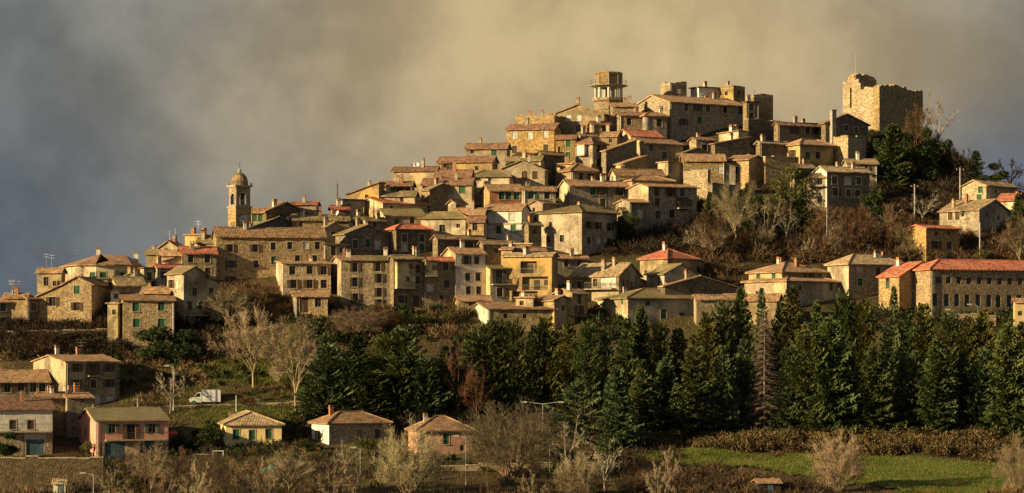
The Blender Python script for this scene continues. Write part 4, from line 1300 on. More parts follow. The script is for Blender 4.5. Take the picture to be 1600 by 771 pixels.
ground_storey(HOUSES['M3'], 'stone', -52, 81.5, 676)
ground_storey(HOUSES['M5'], 'stone_gold', 155.5, 262.5, 689)

# stone quoins on the two storey house
h_ = HOUSES['M1']
for xx in (-h_.W / 2, h_.W / 2 - .5, -h_.W / 2 + h_.W * .36, -h_.W / 2 + h_.W * .66):
    m = MB()
    z = 0.2
    k = 0
    while z < h_.ze - .5:
        wd = .62 if k % 2 else .42
        m.box(xx - .02, xx + wd, -h_.D / 2 - .05, -h_.D / 2 + .02, z, z + .38, 'stone_dark')
        z += .42
        k += 1
    m.build('quoin', h_.root)

# white stone band on the plastered house
h_ = HOUSES['E10']
u, v = h_.loc('l', 790, 350)
m = MB()
m.box(-h_.W / 2 - .10, -h_.W / 2 + .02, -h_.D / 2, h_.D / 2, v - .12, v + .12, 'terra')
m.build('string_course', h_.root)

# tall chimney of the shaded gable house
h_ = HOUSES['I2a']
m = MB()
m.box(-h_.W / 2 + .8, -h_.W / 2 + 1.7, -h_.D / 2 - 1.0, -h_.D / 2 - .15, -2, h_.ze + 2.3, 'concrete')
m.box(-h_.W / 2 + .72, -h_.W / 2 + 1.78, -h_.D / 2 - 1.08, -h_.D / 2 - .07, h_.ze + 2.303, h_.ze + 2.5, 'brick')
m.build('tall_chimney', h_.root)


# ---------------------------------------------------------------- round house on the left shoulder
def round_house():
    segs = [(98, 10), (108, 4), (124, 1), (150, 0), (178, .6), (204, 3), (222, 8)]
    Y = y_of(460)
    pts = [at(px, 414.5, Y + d) for px, d in segs]
    ctr = Vector(((pts[0].x + pts[-1].x) / 2, Y + 8, 0))
    zb = float(terr(ctr.x, Y))
    ctr.z = zb
    root = empty('round_house', ctr)
    tag(root, 'big cream house with curved front and wide low terracotta roof, on the left', 'house', G)
    front = [Vector((p.x - ctr.x, p.y - ctr.y, 0)) for p in pts]
    back = [Vector((front[-1].x - 1, 12, 0)), Vector((front[0].x + 1, 12, 0))]
    ring = front + back
    ze = pts[3].z - zb
    m = MB()
    n = len(ring)
    for i in range(n):
        A, B = ring[i], ring[(i + 1) % n]
        e = (B - A).normalized()
        nn = (e.y, -e.x)
        hl = []
        L = (B - A).length
        m_h = {2: [(1.9, 2.9, ze - 2.7, ze - 1.0)], 3: [(.6, 1.6, ze - 2.6, ze - 1.1)], 4: [(1.2, 2.1, ze - 2.4, ze - 1.1)]}.get(i, [])
        wall_panel(m, (A.x, A.y), (e.x, e.y), nn, L, -4, ze, m_h, 'cream')
        for hh in m_h:
            c = A + e * ((hh[0] + hh[1]) / 2)
            wo_ = link('window', win_mesh('g'), root, (c.x, c.y, (hh[2] + hh[3]) / 2), math.atan2(e.y, e.x))
            for sg in (-1, 1):
                link('shutter', sh_mesh('g', sg), wo_)
    m.build('wall', root)
    m = MB()
    apexL, apexR = Vector((-.8, 4.5, ze + 2.25)), Vector((3.5, 4.5, ze + 2.0))
    out = []
    for i, p in enumerate(ring):
        d = (p - Vector((0, 5, 0)))
        d.normalize()
        out.append(p + d * .55 + Vector((0, 0, ze + jit(.05))))
    for i in range(n):
        A, B = out[i], out[(i + 1) % n]
        ap = apexL if (A.x + B.x) / 2 < 1.2 else apexR
        L = (B - A).length
        m.face([A + Vector((0, 0, .1)), B + Vector((0, 0, .1)), ap], 'terra', [(0, 0), (L, 0), (L / 2, 6)])
        m.face([A + Vector((0, 0, .1)), A - Vector((0, 0, .08)), B - Vector((0, 0, .08)), B + Vector((0, 0, .1))], 'terra')
    i = max(k for k in range(n) if out[k].x < 1.2 and k < len(front))
    m.face([out[i + 1] + Vector((0, 0, .101)), apexR, apexL], 'terra', [(0, 0), (3, 6), (0, 6)])
    r = m.build('roof', root)
    chimney_obj(r, -1.2, 5, ze + 2.2, 'concrete_white')
    chimney_obj(r, 5, 5, ze + 1.6, 'concrete_white')
    antenna_obj(r, -5, 5, ze + 1.0)
    m = MB()
    c = front[3]
    m.box(c.x - 1.2, c.x + 1.6, c.y - 1.0, c.y + .1, ze - 3.2, ze - 3.02, 'concrete')
    for k in range(12):
        m.box(c.x - 1.18 + k * .24, c.x - 1.14 + k * .24, c.y - .98, c.y - .95, ze - 3.02, ze - 2.1, 'rail')
    m.box(c.x - 1.2, c.x + 1.6, c.y - .99, c.y - .94, ze - 2.1, ze - 2.05, 'rail')
    m.build('balcony', root)


round_house()


# ---------------------------------------------------------------- bell tower
def bell_tower():
    Y = y_of(410)
    P = at(368.5, 361, Y)
    th = R(27) - math.atan((368 - 800) / F)
    pm = Y / F
    side = 24 * pm / math.cos(R(27))
    c_, s_ = math.cos(th), math.sin(th)
    ctr = Vector((P.x + (c_ - s_) * side / 2, P.y + (s_ + c_) * side / 2, float(terr(P.x, Y))))
    root = empty('bell_tower', ctr, th)
    tag(root, 'slender stone bell tower with a clock and an eight sided dome rising behind the church', 'bell tower')
    zz = lambda py: (HZ - py) * pm - ctr.z
    a = side / 2
    m = MB()
    zc, zt = zz(325), zz(292)
    for o_, ex, nn in (((-a, -a), (1, 0), (0, -1)), ((-a, a), (0, -1), (-1, 0)), ((a, -a), (0, 1), (1, 0)), ((a, a), (-1, 0), (0, 1))):
        wall_panel(m, o_, ex, nn, 2 * a, -4, zc, [], 'stone')
    m.build('shaft', root)
    m = MB()
    b = a - .12
    ow, o0, o1 = .72, zz(319), zz(302)
    for o_, ex, nn in (((-b, -b), (1, 0), (0, -1)), ((-b, b), (0, -1), (-1, 0)), ((b, -b), (0, 1), (1, 0)), ((b, b), (-1, 0), (0, 1))):
        wall_panel(m, o_, ex, nn, 2 * b, zc + .3, zt, [(b - ow, b + ow, o0, o1)], 'stone', .4)
        # round head of the opening
        for i in range(8):
            t0, t1 = math.pi * i / 8, math.pi * (i + 1) / 8
            q = []
            for t_, top in ((t0, 0), (t1, 0), (t1, 1), (t0, 1)):
                u = b + math.cos(t_) * ow
                v = o1 + .0 if top else o1 - ow + math.sin(t_) * ow
                q.append(Vector((o_[0] + ex[0] * u - nn[0] * .03, o_[1] + ex[1] * u - nn[1] * .03, v)))
            m.face(q, 'stone')
    m.build('belfry', root)
    m = MB()
    for z0, e in ((zc, .06), (zt, .12)):
        m.box(-a - e, a + e, -a - e, a + e, z0 + .002, z0 + .16, 'surround')
        m.box(-a - e - .14, a + e + .14, -a - e - .14, a + e + .14, z0 + .162, z0 + .30, 'surround')
    m.build('cornice', root)
    m = MB()
    r = a * .98
    z0 = zt + .3
    prof = [(r * 1.02, z0), (r * 1.02, z0 + .45)]
    for i in range(1, 8):
        t_ = math.pi / 2 * i / 8
        prof.append((r * math.cos(t_), z0 + .45 + 1.75 * math.sin(t_)))
    prof.append((0.28, z0 + 2.2))
    m.lathe(prof, 16, 'moss', a0=math.pi / 8)
    d = m.build('dome', root)
    m = MB()
    m.lathe([(.3, z0 + 2.15), (.3, z0 + 2.45), (.42, z0 + 2.5), (.2, z0 + 2.75), (0.1, z0 + 2.85)], 8, 'surround')
    m.lathe([(0, z0 + 2.8), (.16, z0 + 2.95), (0, z0 + 3.1)], 8, 'metal')
    m.tube((0, 0, z0 + 3.05), (0, 0, z0 + 3.95), .035, .03, 'rail', 4)
    m.tube((-.28, 0, z0 + 3.65), (.28, 0, z0 + 3.65), .03, .03, 'rail', 4)
    m.build('finial_cross', d)
    m = MB()
    zk = zz(342)
    N = 20
    R_ = .68
    y0 = -a - .06
    for i in range(N):
        t0, t1 = 2 * math.pi * i / N, 2 * math.pi * (i + 1) / N
        m.face([(0, y0, zk), (R_ * math.cos(t0), y0, zk + R_ * math.sin(t0)), (R_ * math.cos(t1), y0, zk + R_ * math.sin(t1))], 'sh_white')
        m.face([(R_ * math.cos(t0), y0, zk + R_ * math.sin(t0)), (R_ * math.cos(t0), y0 + .1, zk + R_ * math.sin(t0)), (R_ * math.cos(t1), y0 + .1, zk + R_ * math.sin(t1)), (R_ * math.cos(t1), y0, zk + R_ * math.sin(t1))], 'surround')
    ck = m.build('clock_face', root)
    m = MB()
    for ang, L, w_ in ((R(60), .36, .07), (R(200), .55, .05)):
        rot = Matrix.Translation((0, y0 - .03, zk)) @ Matrix.Rotation(-ang, 4, 'Y')
        m.box(-w_, w_, -.012, .012, -.08, L, 'rail', rot)
    for i in range(12):
        rot = Matrix.Translation((0, y0 - .02, zk)) @ Matrix.Rotation(R(30 * i), 4, 'Y')
        m.box(-.025, .025, -.008, .008, .5, .62, 'rail', rot)
    m.build('clock_hands', ck)
    m = MB()
    m.lathe([(.5, o0 + .35), (.42, o0 + .6), (.3, o0 + 1.0), (.12, o0 + 1.15), (0, o0 + 1.2)], 12, 'metal')
    m.tube((-b + .3, 0, o0 + 1.2), (b - .3, 0, o0 + 1.2), .06, .06, 'wood_dark', 5)
    m.build('bell', root)
    m = MB()
    for x in (-1, 1):
        for y in (-1, 1):
            m.lathe([(.16, zt + .3), (.16, zt + .6), (0.0, zt + .85)], 6, 'surround', x * a, y * a)
    m.build('pinnacles', root)


bell_tower()


# ---------------------------------------------------------------- ruined castle keep
def castle():
    Y = y_of(200) - 2
    th = R(52) - math.atan((1374 - 800) / F)
    P = at(1374, 200, Y)
    c_, s_ = math.cos(th), math.sin(th)
    X = P.x
    k = (1442 - 800) / F
    W = (k * Y - X) / (c_ - k * s_)
    k = (1317 - 800) / F
    D = (k * Y - X) / (-s_ - k * c_)
    zb = float(terr(X, Y))
    ctr = Vector((X + c_ * W / 2 - s_ * D / 2, P.y + s_ * W / 2 + c_ * D / 2, zb))
    root = empty('castle_keep', ctr, th)
    tag(root, 'ruined square castle keep of golden stone with a ragged top on the highest point', 'castle')
    zz = lambda py, YY: (HZ - py) * YY / F - zb
    a, b = W / 2, D / 2
    T = 1.5
    r2 = random.Random(3)

    def prof_wall(m, A, B, inward, prof, holes=()):
        """thick wall from A to B (local xy) with a ragged top profile [(fraction, height)]"""
        A, B = Vector(A), Vector(B)
        L = (B - A).length
        e = (B - A) / L
        inn = Vector(inward)
        N = int(L / .42)
        hs, hs_w = [], []
        for i in range(N + 1):
            f = i / N
            hz = np.interp(f, [p[0] for p in prof], [p[1] for p in prof])
            hs.append(float(hz) + (lv := .72 * (hs_w[0] if hs_w else 0) + r2.uniform(-.3, .3)))
            hs_w[:] = [lv]
        for i in range(N):
            u0, u1 = L * i / N, L * (i + 1) / N
            zt = hs[i]
            p = lambda u, k, z: (A.x + e.x * u + inn.x * k, A.y + e.y * u + inn.y * k, z)
            hit = [h for h in holes if h[0] < (u0 + u1) / 2 < h[1]]
            spans = [(-4, zt)]
            if hit:
                spans = []
                z = -4
                for h in sorted(hit, key=lambda q: q[2]):
                    spans.append((z, h[2]))
                    z = h[3]
                spans.append((z, zt))
            for z0, z1 in spans:
                m.face([p(u0, 0, z0), p(u1, 0, z0), p(u1, 0, z1), p(u0, 0, z1)], 'stone')
                m.face([p(u1, T, z0), p(u0, T, z0), p(u0, T, z1), p(u1, T, z1)], 'stone')
                m.face([p(u0, 0, z1), p(u1, 0, z1), p(u1, T, z1), p(u0, T, z1)], 'stone')
                m.face([p(u0, T, z0), p(u1, T, z0), p(u1, 0, z0), p(u0, 0, z0)], 'stone')
                m.face([p(u0, 0, z0), p(u0, T, z0), p(u0, T, z1), p(u0, 0, z1)], 'stone')
                m.face([p(u1, T, z0), p(u1, 0, z0), p(u1, 0, z1), p(u1, T, z1)], 'stone')

    Yl, Yr = Y + D * c_, Y + W * s_
    hl = lambda f, py: (f, zz(py, Y + (Yl - Y) * f))
    m = MB()
    # left wall: f=0 at the near corner, f=1 at the far left end
    slit = []
    for py, hh in ((146, 1.1), (162, .8)):
        f = (1374 - 1339) / (1374 - 1317.0)
        zc = zz(py, Y + (Yl - Y) * f)
        slit.append((D * f - .35, D * f + .35, zc - hh, zc + hh))
    prof_wall(m, (-a, -b + T + .01), (-a, b), (1, 0), [hl(0, 135), hl(.15, 134), hl(.33, 138), hl(.40, 131), hl(.44, 121), hl(.7, 122), hl(.72, 127), hl(.97, 128), hl(1, 131)], slit)
    m.build('left_wall', root)
    m = MB()
    hr = lambda f, py: (f, zz(py, Y + (Yr - Y) * f))
    prof_wall(m, (-a, -b), (a, -b), (0, 1), [hr(0, 135), hr(.2, 133), hr(.35, 134), hr(.42, 138), hr(.8, 143), hr(.83, 141), hr(.95, 141), hr(1, 144)])
    m.build('front_wall', root)
    m = MB()
    zt = zz(121.5, Yl + W * s_ * .3)
    prof_wall(m, (-a + T + .01, b), (a * .25, b), (0, -1), [(0, zt), (.85, zt), (1, zt)])
    prof_wall(m, (a * .25 + .01, b), (a, b), (0, -1), [(0, zt - 3), (1, zt - 4)])
    m.build('back_wall', root)
    m = MB()
    zq = zz(146, Yr)
    prof_wall(m, (a, -b + T + .01), (a, b - T - .01), (-1, 0), [(0, zq), (1, zq - 1)])
    m.build('far_wall', root)
    m = MB()
    zf = zz(140, Y)
    m.box(-a + T, a - T, -b + T, b - T, zf - 2.2, zf - 2, 'stone')
    m.build('rubble_floor', root)
    m = MB()
    fx, fy = -a + .8, b - D * .28
    m.tube((fx, fy, zz(124, Yl)), (fx, fy, zz(84, Yl)), .06, .03, 'pole', 5)
    m.build('flagpole', root)


castle()


# ---------------------------------------------------------------- water tower on the summit
def water_tower():
    Y = y_of(195) + 2
    pm = Y / F
    P = at(951, 188, Y)
    zb = float(terr(P.x, Y))
    root = empty('water_tower', (P.x, Y, zb), R(22))
    tag(root, 'stone water tower with a tank on white pillars at the summit, left of the palace', 'water tower')
    zz = lambda py: (HZ - py) * pm - zb
    m = MB()
    w0 = 2.35
    m.lathe([(w0 * 1.15, -4), (w0 * 1.15, zz(160))], 8, 'stone', a0=math.pi / 8)
    m.build('base', root)
    m = MB()
    m.lathe([(w0 * 1.2, zz(160)), (w0 * 1.35, zz(158)), (w0 * 1.35, zz(154)), (0, zz(154) + .01)], 8, 'stone', a0=math.pi / 8)
    m.build('lower_deck', root)
    for k in range(8):
        t_ = 2 * math.pi * (k + .5) / 8
        m = MB()
        x, y = w0 * 1.02 * math.cos(t_), w0 * 1.02 * math.sin(t_)
        m.box(x - .2, x + .2, y - .2, y + .2, zz(154), zz(138) - .003, 'concrete_white')
        m.build('pillar', root)
    m = MB()
    m.lathe([(1.25, zz(154)), (1.25, zz(138))], 8, 'concrete')
    m.build('inner_pipe', root)
    m = MB()
    q = w0 * 1.58
    m.lathe([(0, zz(138)), (w0 * 1.1, zz(138)), (q, zz(135)), (q, zz(134)), (w0 * 1.1, zz(134) + .01)], 8, 'concrete', a0=math.pi / 8)
    m.build('platform', root)
    m = MB()
    m.lathe([(w0 * 1.06, zz(134)), (w0 * 1.06, zz(116)), (w0 * 1.12, zz(116)), (w0 * 1.12, zz(114)), (0, zz(113.5))], 8, 'stone', a0=math.pi / 8)
    for k in range(8):
        t_ = 2 * math.pi * (k) / 8 + math.pi / 8
        x, y = w0 * 1.05 * math.cos(t_), w0 * 1.05 * math.sin(t_)
        m.box(x - .12, x + .12, y - .12, y + .12, zz(134) + .002, zz(116) - .002, 'concrete')
    m.build('tank', root)
    m = MB()
    for k in range(16):
        t0, t1 = 2 * math.pi * k / 16, 2 * math.pi * (k + 1) / 16
        r_ = q * .93
        m.tube((r_ * math.cos(t0), r_ * math.sin(t0), zz(134) + .9), (r_ * math.cos(t1), r_ * math.sin(t1), zz(134) + .9), .025, .025, 'rail', 4)
        m.tube((r_ * math.cos(t0), r_ * math.sin(t0), zz(134)), (r_ * math.cos(t0), r_ * math.sin(t0), zz(134) + .9), .02, .02, 'rail', 4)
    m.build('railing', root)


water_tower()


# ---------------------------------------------------------------- free standing walls
def stone_wall(label, p0, p1, py_top, thick=.6, mat='stone', name='stone_wall', depth=4, dY=0.0, Y0=None, Y1=None, hvar=.15, cat='wall'):
    A = at(p0, py_top[0], (Y0 or y_of(py_top[0] + 45)) + dY)
    B = at(p1, py_top[1], (Y1 or y_of(py_top[1] + 45)) + dY)
    A2, B2 = Vector((A.x, A.y, 0)), Vector((B.x, B.y, 0))
    e = (B2 - A2)
    L = e.length
    root_loc = (A + B) / 2
    rz = math.atan2(e.y, e.x)
    m = MB()
    N = max(2, int(L / 1.6))
    for i in range(N):
        u0, u1 = -L / 2 + L * i / N, -L / 2 + L * (i + 1) / N
        zt = A.z + (B.z - A.z) * (i + .5) / N - root_loc.z + jit(hvar)
        m.box(u0, u1 - .003, -thick / 2, thick / 2, -depth, zt, mat)
        m.box(u0, u1 - .003, -thick / 2 - .08, thick / 2 + .08, zt + .003, zt + .14, 'surround' if mat != 'rust' else 'rust')
    o = m.build(name, None, root_loc, rz)
    tag(o, label, cat)
    return o


stone_wall('long dark rubble retaining wall along the bottom left under the pink house', -40, 162, (715, 716), .7, 'stone_black', 'retaining_wall', 7, Y0=355.5, Y1=355.5)
stone_wall('massive sunlit rubble wall propping up the terrace under the ochre house', 1070, 1108, (270, 266), 1.0, 'stone', 'retaining_wall', 9, Y0=y_of(312), Y1=y_of(314) - 2)
stone_wall('high dark rampart wall below the square tower block', 1166, 1216, (186, 192), 1.2, 'stone_dark', 'rampart_wall', 7, Y0=y_of(232), Y1=y_of(238) + 6)
stone_wall('pale terrace wall end above the yellow green tree, left of the terracotta hip', 1194, 1246, (245, 246), .8, 'stone', 'terrace_wall', 5, Y0=y_of(292), Y1=y_of(293) + 3)
stone_wall('low reddish garden wall between the yellow and the white ended bungalows', 448, 500, (700, 702), .3, 'rust', 'garden_wall', 2, Y0=393, Y1=393)
stone_wall('low stone garden wall in front of the yellow bungalow', 300, 440, (711, 711), .3, 'stone_gold', 'garden_wall', 2, Y0=390, Y1=390)
stone_wall('roadside wall under the white ended bungalow and the bare round trees', 690, 960, (728, 722), .4, 'tan', 'roadside_wall', 2, Y0=375, Y1=378)
stone_wall('terrace wall with white bars before the long school', 1480, 1556, (491, 493), .5, 'stone', 'terrace_wall', 5, Y0=y_of(512), Y1=y_of(512))
stone_wall('dry stone terrace wall across the dark slope under the round house', 10, 168, (520, 516), .6, 'stone_dark', 'terrace_wall', 4, Y0=y_of(528), Y1=y_of(526))
stone_wall('low wall along the lane behind the white van', 345, 470, (640, 628), .4, 'stone_dark', 'lane_wall', 3, Y0=y_of(636), Y1=y_of(632))

# ---------------------------------------------------------------- vegetation meshes
leaf_mat('larch_twig', (0.14, 0.105, 0.075), (0.23, 0.18, 0.13), 0.0)
def raw_mesh(name, V, Fc, mats, mi=None):
    """V (n,3), Fc (m,3) triangles"""
    me = bpy.data.meshes.new(name)
    V = np.asarray(V, np.float32)
    Fc = np.asarray(Fc, np.int32)
    me.vertices.add(len(V))
    me.vertices.foreach_set('co', V.reshape(-1))
    me.loops.add(len(Fc) * 3)
    me.loops.foreach_set('vertex_index', Fc.reshape(-1))
    me.polygons.add(len(Fc))
    me.polygons.foreach_set('loop_start', np.arange(len(Fc), dtype=np.int32) * 3)
    me.polygons.foreach_set('loop_total', np.full(len(Fc), 3, np.int32))
    for k in mats:
        me.materials.append(MATS[k])
    if mi is not None:
        me.polygons.foreach_set('material_index', np.asarray(mi, np.int32))
    me.update()
    return me


class TB:
    """triangle buffer"""
    def __init__(s):
        s.v, s.f = [], []

    def tri(s, a, b, c):
        i = len(s.v)
        s.v += [tuple(a), tuple(b), tuple(c)]
        s.f.append((i, i + 1, i + 2))

    def limb(s, p0, p1, r0, r1, n=4):
        p0, p1 = Vector(p0), Vector(p1)
        d = p1 - p0
        if d.length < 1e-5:
            return
        d.normalize()
        a = d.orthogonal().normalized()
        b = d.cross(a)
        i = len(s.v)
        for p, r in ((p0, r0), (p1, r1)):
            for k in range(n):
                t_ = 2 * math.pi * k / n
                s.v.append(tuple(p + (a * math.cos(t_) + b * math.sin(t_)) * r))
        for k in range(n):
            q = (k + 1) % n
            s.f += [(i + k, i + q, i + n + q), (i + k, i + n + q, i + n + k)]

    def mesh(s, name, mat):
        return raw_mesh(name, s.v, s.f, [mat])


def rv(r):
    while True:
        v = Vector((r.uniform(-1, 1), r.uniform(-1, 1), r.uniform(-1, 1)))
        if 0.05 < v.length < 1:
            return v.normalized()


def conifer_proto(seed, mat, Rr=3.2, H=14.0, droop=.25, shape=.6, gaps=.12, skirt=.03, dens=1.0, upt=.1):
    """spire of boughs: every bough carries many overlapping sprays of needles"""
    r = random.Random(seed)
    tb = TB()
    lean = Vector((r.uniform(-.02, .02), r.uniform(-.02, .02), 0))
    tr = TB()
    N = 8
    for i in range(N):
        z0, z1 = H * i / N, H * (i + 1) / N
        tr.limb(Vector((0, 0, z0)) + lean * z0, Vector((0, 0, z1)) + lean * z1, .26 * (1 - i / N) + .03, .26 * (1 - (i + 1) / N) + .03, 6)
    z = H * skirt
    a = 0
    ph = [r.uniform(0, 6.28) for _ in range(4)]
    while z < H * .985:
        f = z / H
        env = Rr * (1 - f) ** shape * (1.0 if f > .12 else .8 + f * 1.6) + .15
        nb = max(5, int((9 + r.random() * 3) * dens * (1 - f * .35)))
        for k in range(nb):
            a += 2.4 + r.uniform(-.4, .4)
            if r.random() < gaps:
                continue
            lump = 1 + .16 * math.sin(2 * a + ph[0] + z * .9) + .12 * math.sin(3 * a + ph[1] - z * 1.7)
            L = env * r.uniform(.7, 1.05) * lump
            if r.random() < .08:
                L *= 1.2
            zz = z + r.uniform(-.25, .25)
            d = Vector((math.cos(a), math.sin(a), 0))
            sd = Vector((-d.y, d.x, 0))
            dr = droop * r.uniform(.5, 1.4) * (1 - f * .9)
            up = .30 * f + upt
            ns = max(3, int(L / .29))
            o_ = Vector((0, 0, zz)) + lean * zz
            prev = o_.copy()
            for j in range(1, ns + 1):
                s_ = j / ns
                p = o_ + d * (L * s_) + Vector((0, 0, -dr * L * s_ * (1.2 - .8 * s_) + up * L * s_ * s_))
                wd = (.22 + .52 * (1 - s_ * .8)) * min(1, L / 1.5 + .2) * r.uniform(.7, 1.3)
                for sg in (-1, 1):
                    tip = p + sd * (sg * wd) + d * (.40 * r.uniform(.5, 1.3)) + Vector((0, 0, -.22 * r.uniform(-.2, 1.8)))
                    w2 = .15 * r.uniform(.8, 1.5)
                    tb.tri(prev + Vector((0, 0, .07)), p + d * w2 + Vector((0, 0, -.06)), tip)
                    tip2 = p + sd * (sg * wd * .6) + d * .3 + Vector((0, 0, r.uniform(-.55, .2)))
                    tb.tri(p - d * .1, p + d * .3 + Vector((0, 0, .10)), tip2)
                if r.random() < .5:
                    tb.tri(p - sd * .12, p + sd * .12, p + d * .25 + Vector((0, 0, -.5 * r.random() - .1)))
                prev = p
            tb.tri(prev + sd * .13, prev - sd * .13, prev + d * .5 + Vector((0, 0, .10)))
            tb.tri(prev + Vector((0, 0, .1)), prev - Vector((0, 0, .12)), prev + d * .45 + Vector((0, 0, .04)))
        z += r.uniform(.30, .44) * (1 if f < .8 else .7)
    top = Vector((0, 0, H)) + lean * H
    for k in range(16):
        v = rv(r)
        zz = -r.uniform(0, .9)
        tb.tri(top + Vector((0, 0, zz)), top + Vector((0, 0, zz + .18)), top + Vector((v.x * .35, v.y * .35, zz + .25)))
    return tr.mesh('trunk', 'bark'), tb.mesh('crown', mat), H, Rr


def leafy_proto(seed, mat, Rr=3.0, H=7.0, base=.12, n=2600, sz=.34, lobes=9, trunk=.22):
    """broad leaved crown of leaf sprays gathered in uneven clumps"""
    r = random.Random(seed)
    tb, tr = TB(), TB()
    tr.limb((0, 0, -.3), (0, 0, H * .5), trunk, trunk * .5, 6)
    cl = []
    for k in range(lobes):
        f = r.uniform(base + .1, .92)
        env = Rr * math.sin(math.pi * min(1, max(.05, (f - base) / (1.08 - base)))) ** .6
        a = r.uniform(0, 6.28)
        rad = env * r.uniform(.2, .78)
        c = Vector((math.cos(a) * rad, math.sin(a) * rad, H * f))
        cl.append((c, r.uniform(.3, .5) * Rr))
        tr.limb((0, 0, H * f * .45), c, trunk * .35, .03, 4)
    for k in range(n):
        c, s_ = cl[k % len(cl)]
        v = rv(r)
        p = c + Vector((v.x, v.y, v.z * .8)) * s_ * (r.random() ** .4)
        if p.z < H * base * .5:
            continue
        d = (v + rv(r) * .8).normalized()
        q = d.orthogonal().normalized()
        q = (Matrix.Rotation(r.uniform(0, 6.28), 3, d) @ q)
        L = sz * r.uniform(.6, 1.5)
        tb.tri(p - q * L * .3, p + q * L * .3, p + d * L)
    return tr.mesh('trunk', 'bark'), tb.mesh('crown', mat), H, Rr


def bare_proto(seed, mat, H=10.0, Rr=4.0, clear=.2, limbs=12, subs=8, twigs=9, fine=3, trunk=.2, bmat=None, twig=.045, stems=1, flare=.5):
    """leafless tree: a trunk whose limbs fork through an uneven rounded crown into a haze of twigs"""
    r = random.Random(seed)
    tr, tw = TB(), TB()
    c0 = Vector((0, 0, H * (clear + 1) / 2 * .98))
    rz_ = H * (1 - clear) / 2
    zt = H * clear

    def curve(p, q, d0, n=4):
        L = (q - p).length
        m_ = p + d0.normalized() * L * .5
        pts = []
        for i in range(n + 1):
            t_ = i / n
            w_ = p * (1 - t_) ** 2 + m_ * 2 * t_ * (1 - t_) + q * t_ * t_
            if 0 < i < n:
                w_ = w_ + rv(r) * L * .03
            pts.append(w_)
        return pts

    if stems == 1:
        tp = Vector((r.uniform(-.2, .2), r.uniform(-.2, .2), max(zt, .4) + H * .12))
        tr.limb((0, 0, -.4), tp, trunk, trunk * .75, 6)
    else:
        tp = Vector((0, 0, .1))
    for i in range(limbs):
        u = (i + r.random()) / limbs
        az = 2.4 * i + r.uniform(-.5, .5)
        el = math.asin(min(.98, max(-.55, 1 - 1.5 * u + r.uniform(-.12, .12))))
        k = r.uniform(.72, 1.05)
        q = c0 + Vector((math.cos(az) * math.cos(el) * Rr * k, math.sin(az) * math.cos(el) * Rr * k, math.sin(el) * rz_ * k))
        if stems == 1:
            st = Vector((0, 0, r.uniform(max(zt * .8, .3), max(zt * .8, .3) + H * .14)))
        else:
            st = Vector((r.uniform(-.5, .5), r.uniform(-.5, .5), -.2))
        pts = curve(st, q, Vector((math.cos(az) * flare, math.sin(az) * flare, 1)), 5)
        r0 = trunk * (.5 if stems == 1 else .35)
        for j in range(5):
            tr.limb(pts[j], pts[j + 1], r0 * (1 - j / 5.6), r0 * (1 - (j + 1) / 5.6), 4)
        for b_ in range(subs):
            f = (r.uniform(.4, 1.0) ** .8) * 4.99
            j = int(f)
            bp_ = pts[j].lerp(pts[j + 1], f - j)
            dd = (pts[j + 1] - pts[j]).normalized()
            out = (bp_ - c0).normalized()
            dv = (dd * .8 + rv(r) * .8 + out * .35 + Vector((0, 0, .25))).normalized()
            L = min(Rr, rz_) * r.uniform(.24, .48)
            sp = curve(bp_, bp_ + dv * L, dd, 3)
            for e in range(3):
                tw.limb(sp[e], sp[e + 1], r0 * .28 * (1 - e * .28), r0 * .28 * (1 - (e + 1) * .28), 3)
            for t_ in range(twigs):
                f2 = r.uniform(.2, 1.0) * 2.99
                e = int(f2)
                tp_ = sp[e].lerp(sp[e + 1], f2 - e)
                td = (dv * .7 + rv(r) * .85 + out * .25 + Vector((0, 0, .2))).normalized()
                tl = L * r.uniform(.35, .65)
                te = tp_ + td * tl
                a_ = td.orthogonal().normalized() * twig
                tw.tri(tp_ + a_, tp_ - a_, te)
                for g_ in range(fine):
                    fp = tp_.lerp(te, r.uniform(.25, .9))
                    fd = (td + rv(r) * .75).normalized()
                    a_ = fd.orthogonal().normalized() * twig * .75
                    tw.tri(fp + a_, fp - a_, fp + fd * tl * r.uniform(.3, .6))
    return tr.mesh('trunk', bmat or mat), tw.mesh('branches', mat), H, Rr


PROTO = {}


def reg(k, tup, crown='crown'):
    PROTO[k] = (*tup, crown)


for i, (Rr, dr, shp, gp) in enumerate([(3.3, .34, .74, .12), (3.6, .40, .66, .17), (3.0, .28, .82, .14)]):
    reg('green%d' % i, conifer_proto(10 + i, 'needles', Rr, 14, dr, shp, gp))
for i, (Rr, dr, shp, gp, ut) in enumerate([(3.3, .36, .75, .15, .1), (3.9, .18, .5, .22, .3), (3.0, .40, .85, .15, .1)]):
    reg('blue%d' % i, conifer_proto(30 + i, 'needles_blue', Rr, 14, dr, shp, gp, upt=ut))
for i, (Rr, dr, shp, gp) in enumerate([(2.9, .08, .62, .2), (3.2, .14, .6, .24)]):
    reg('gold%d' % i, conifer_proto(50 + i, 'needles_gold', Rr, 14, dr, shp, gp, upt=.3))
for i, (Rr, dr, shp, gp, ut, mt) in enumerate([(3.6, .10, .42, .30, .35, 'needles'), (3.2, .45, .95, .22, .05, 'needles_blue'), (3.9, .22, .36, .34, .25, 'needles')]):
    reg('fir%d' % i, conifer_proto(130 + i, mt, Rr, 14, dr, shp, gp, skirt=.10, upt=ut))
reg('cedar0', conifer_proto(60, 'needles_blue', 5.2, 10, -.02, .4, .42, .2, .8))
reg('dark0', leafy_proto(70, 'leaf_dark', 3.2, 6, .02, 3800, .36, 14))
reg('dark1', leafy_proto(71, 'leaf_dark', 2.6, 8, .08, 3400, .36, 12))
reg('olive0', leafy_proto(72, 'leaf_olive', 3.0, 7.5, .08, 3200, .34, 13))
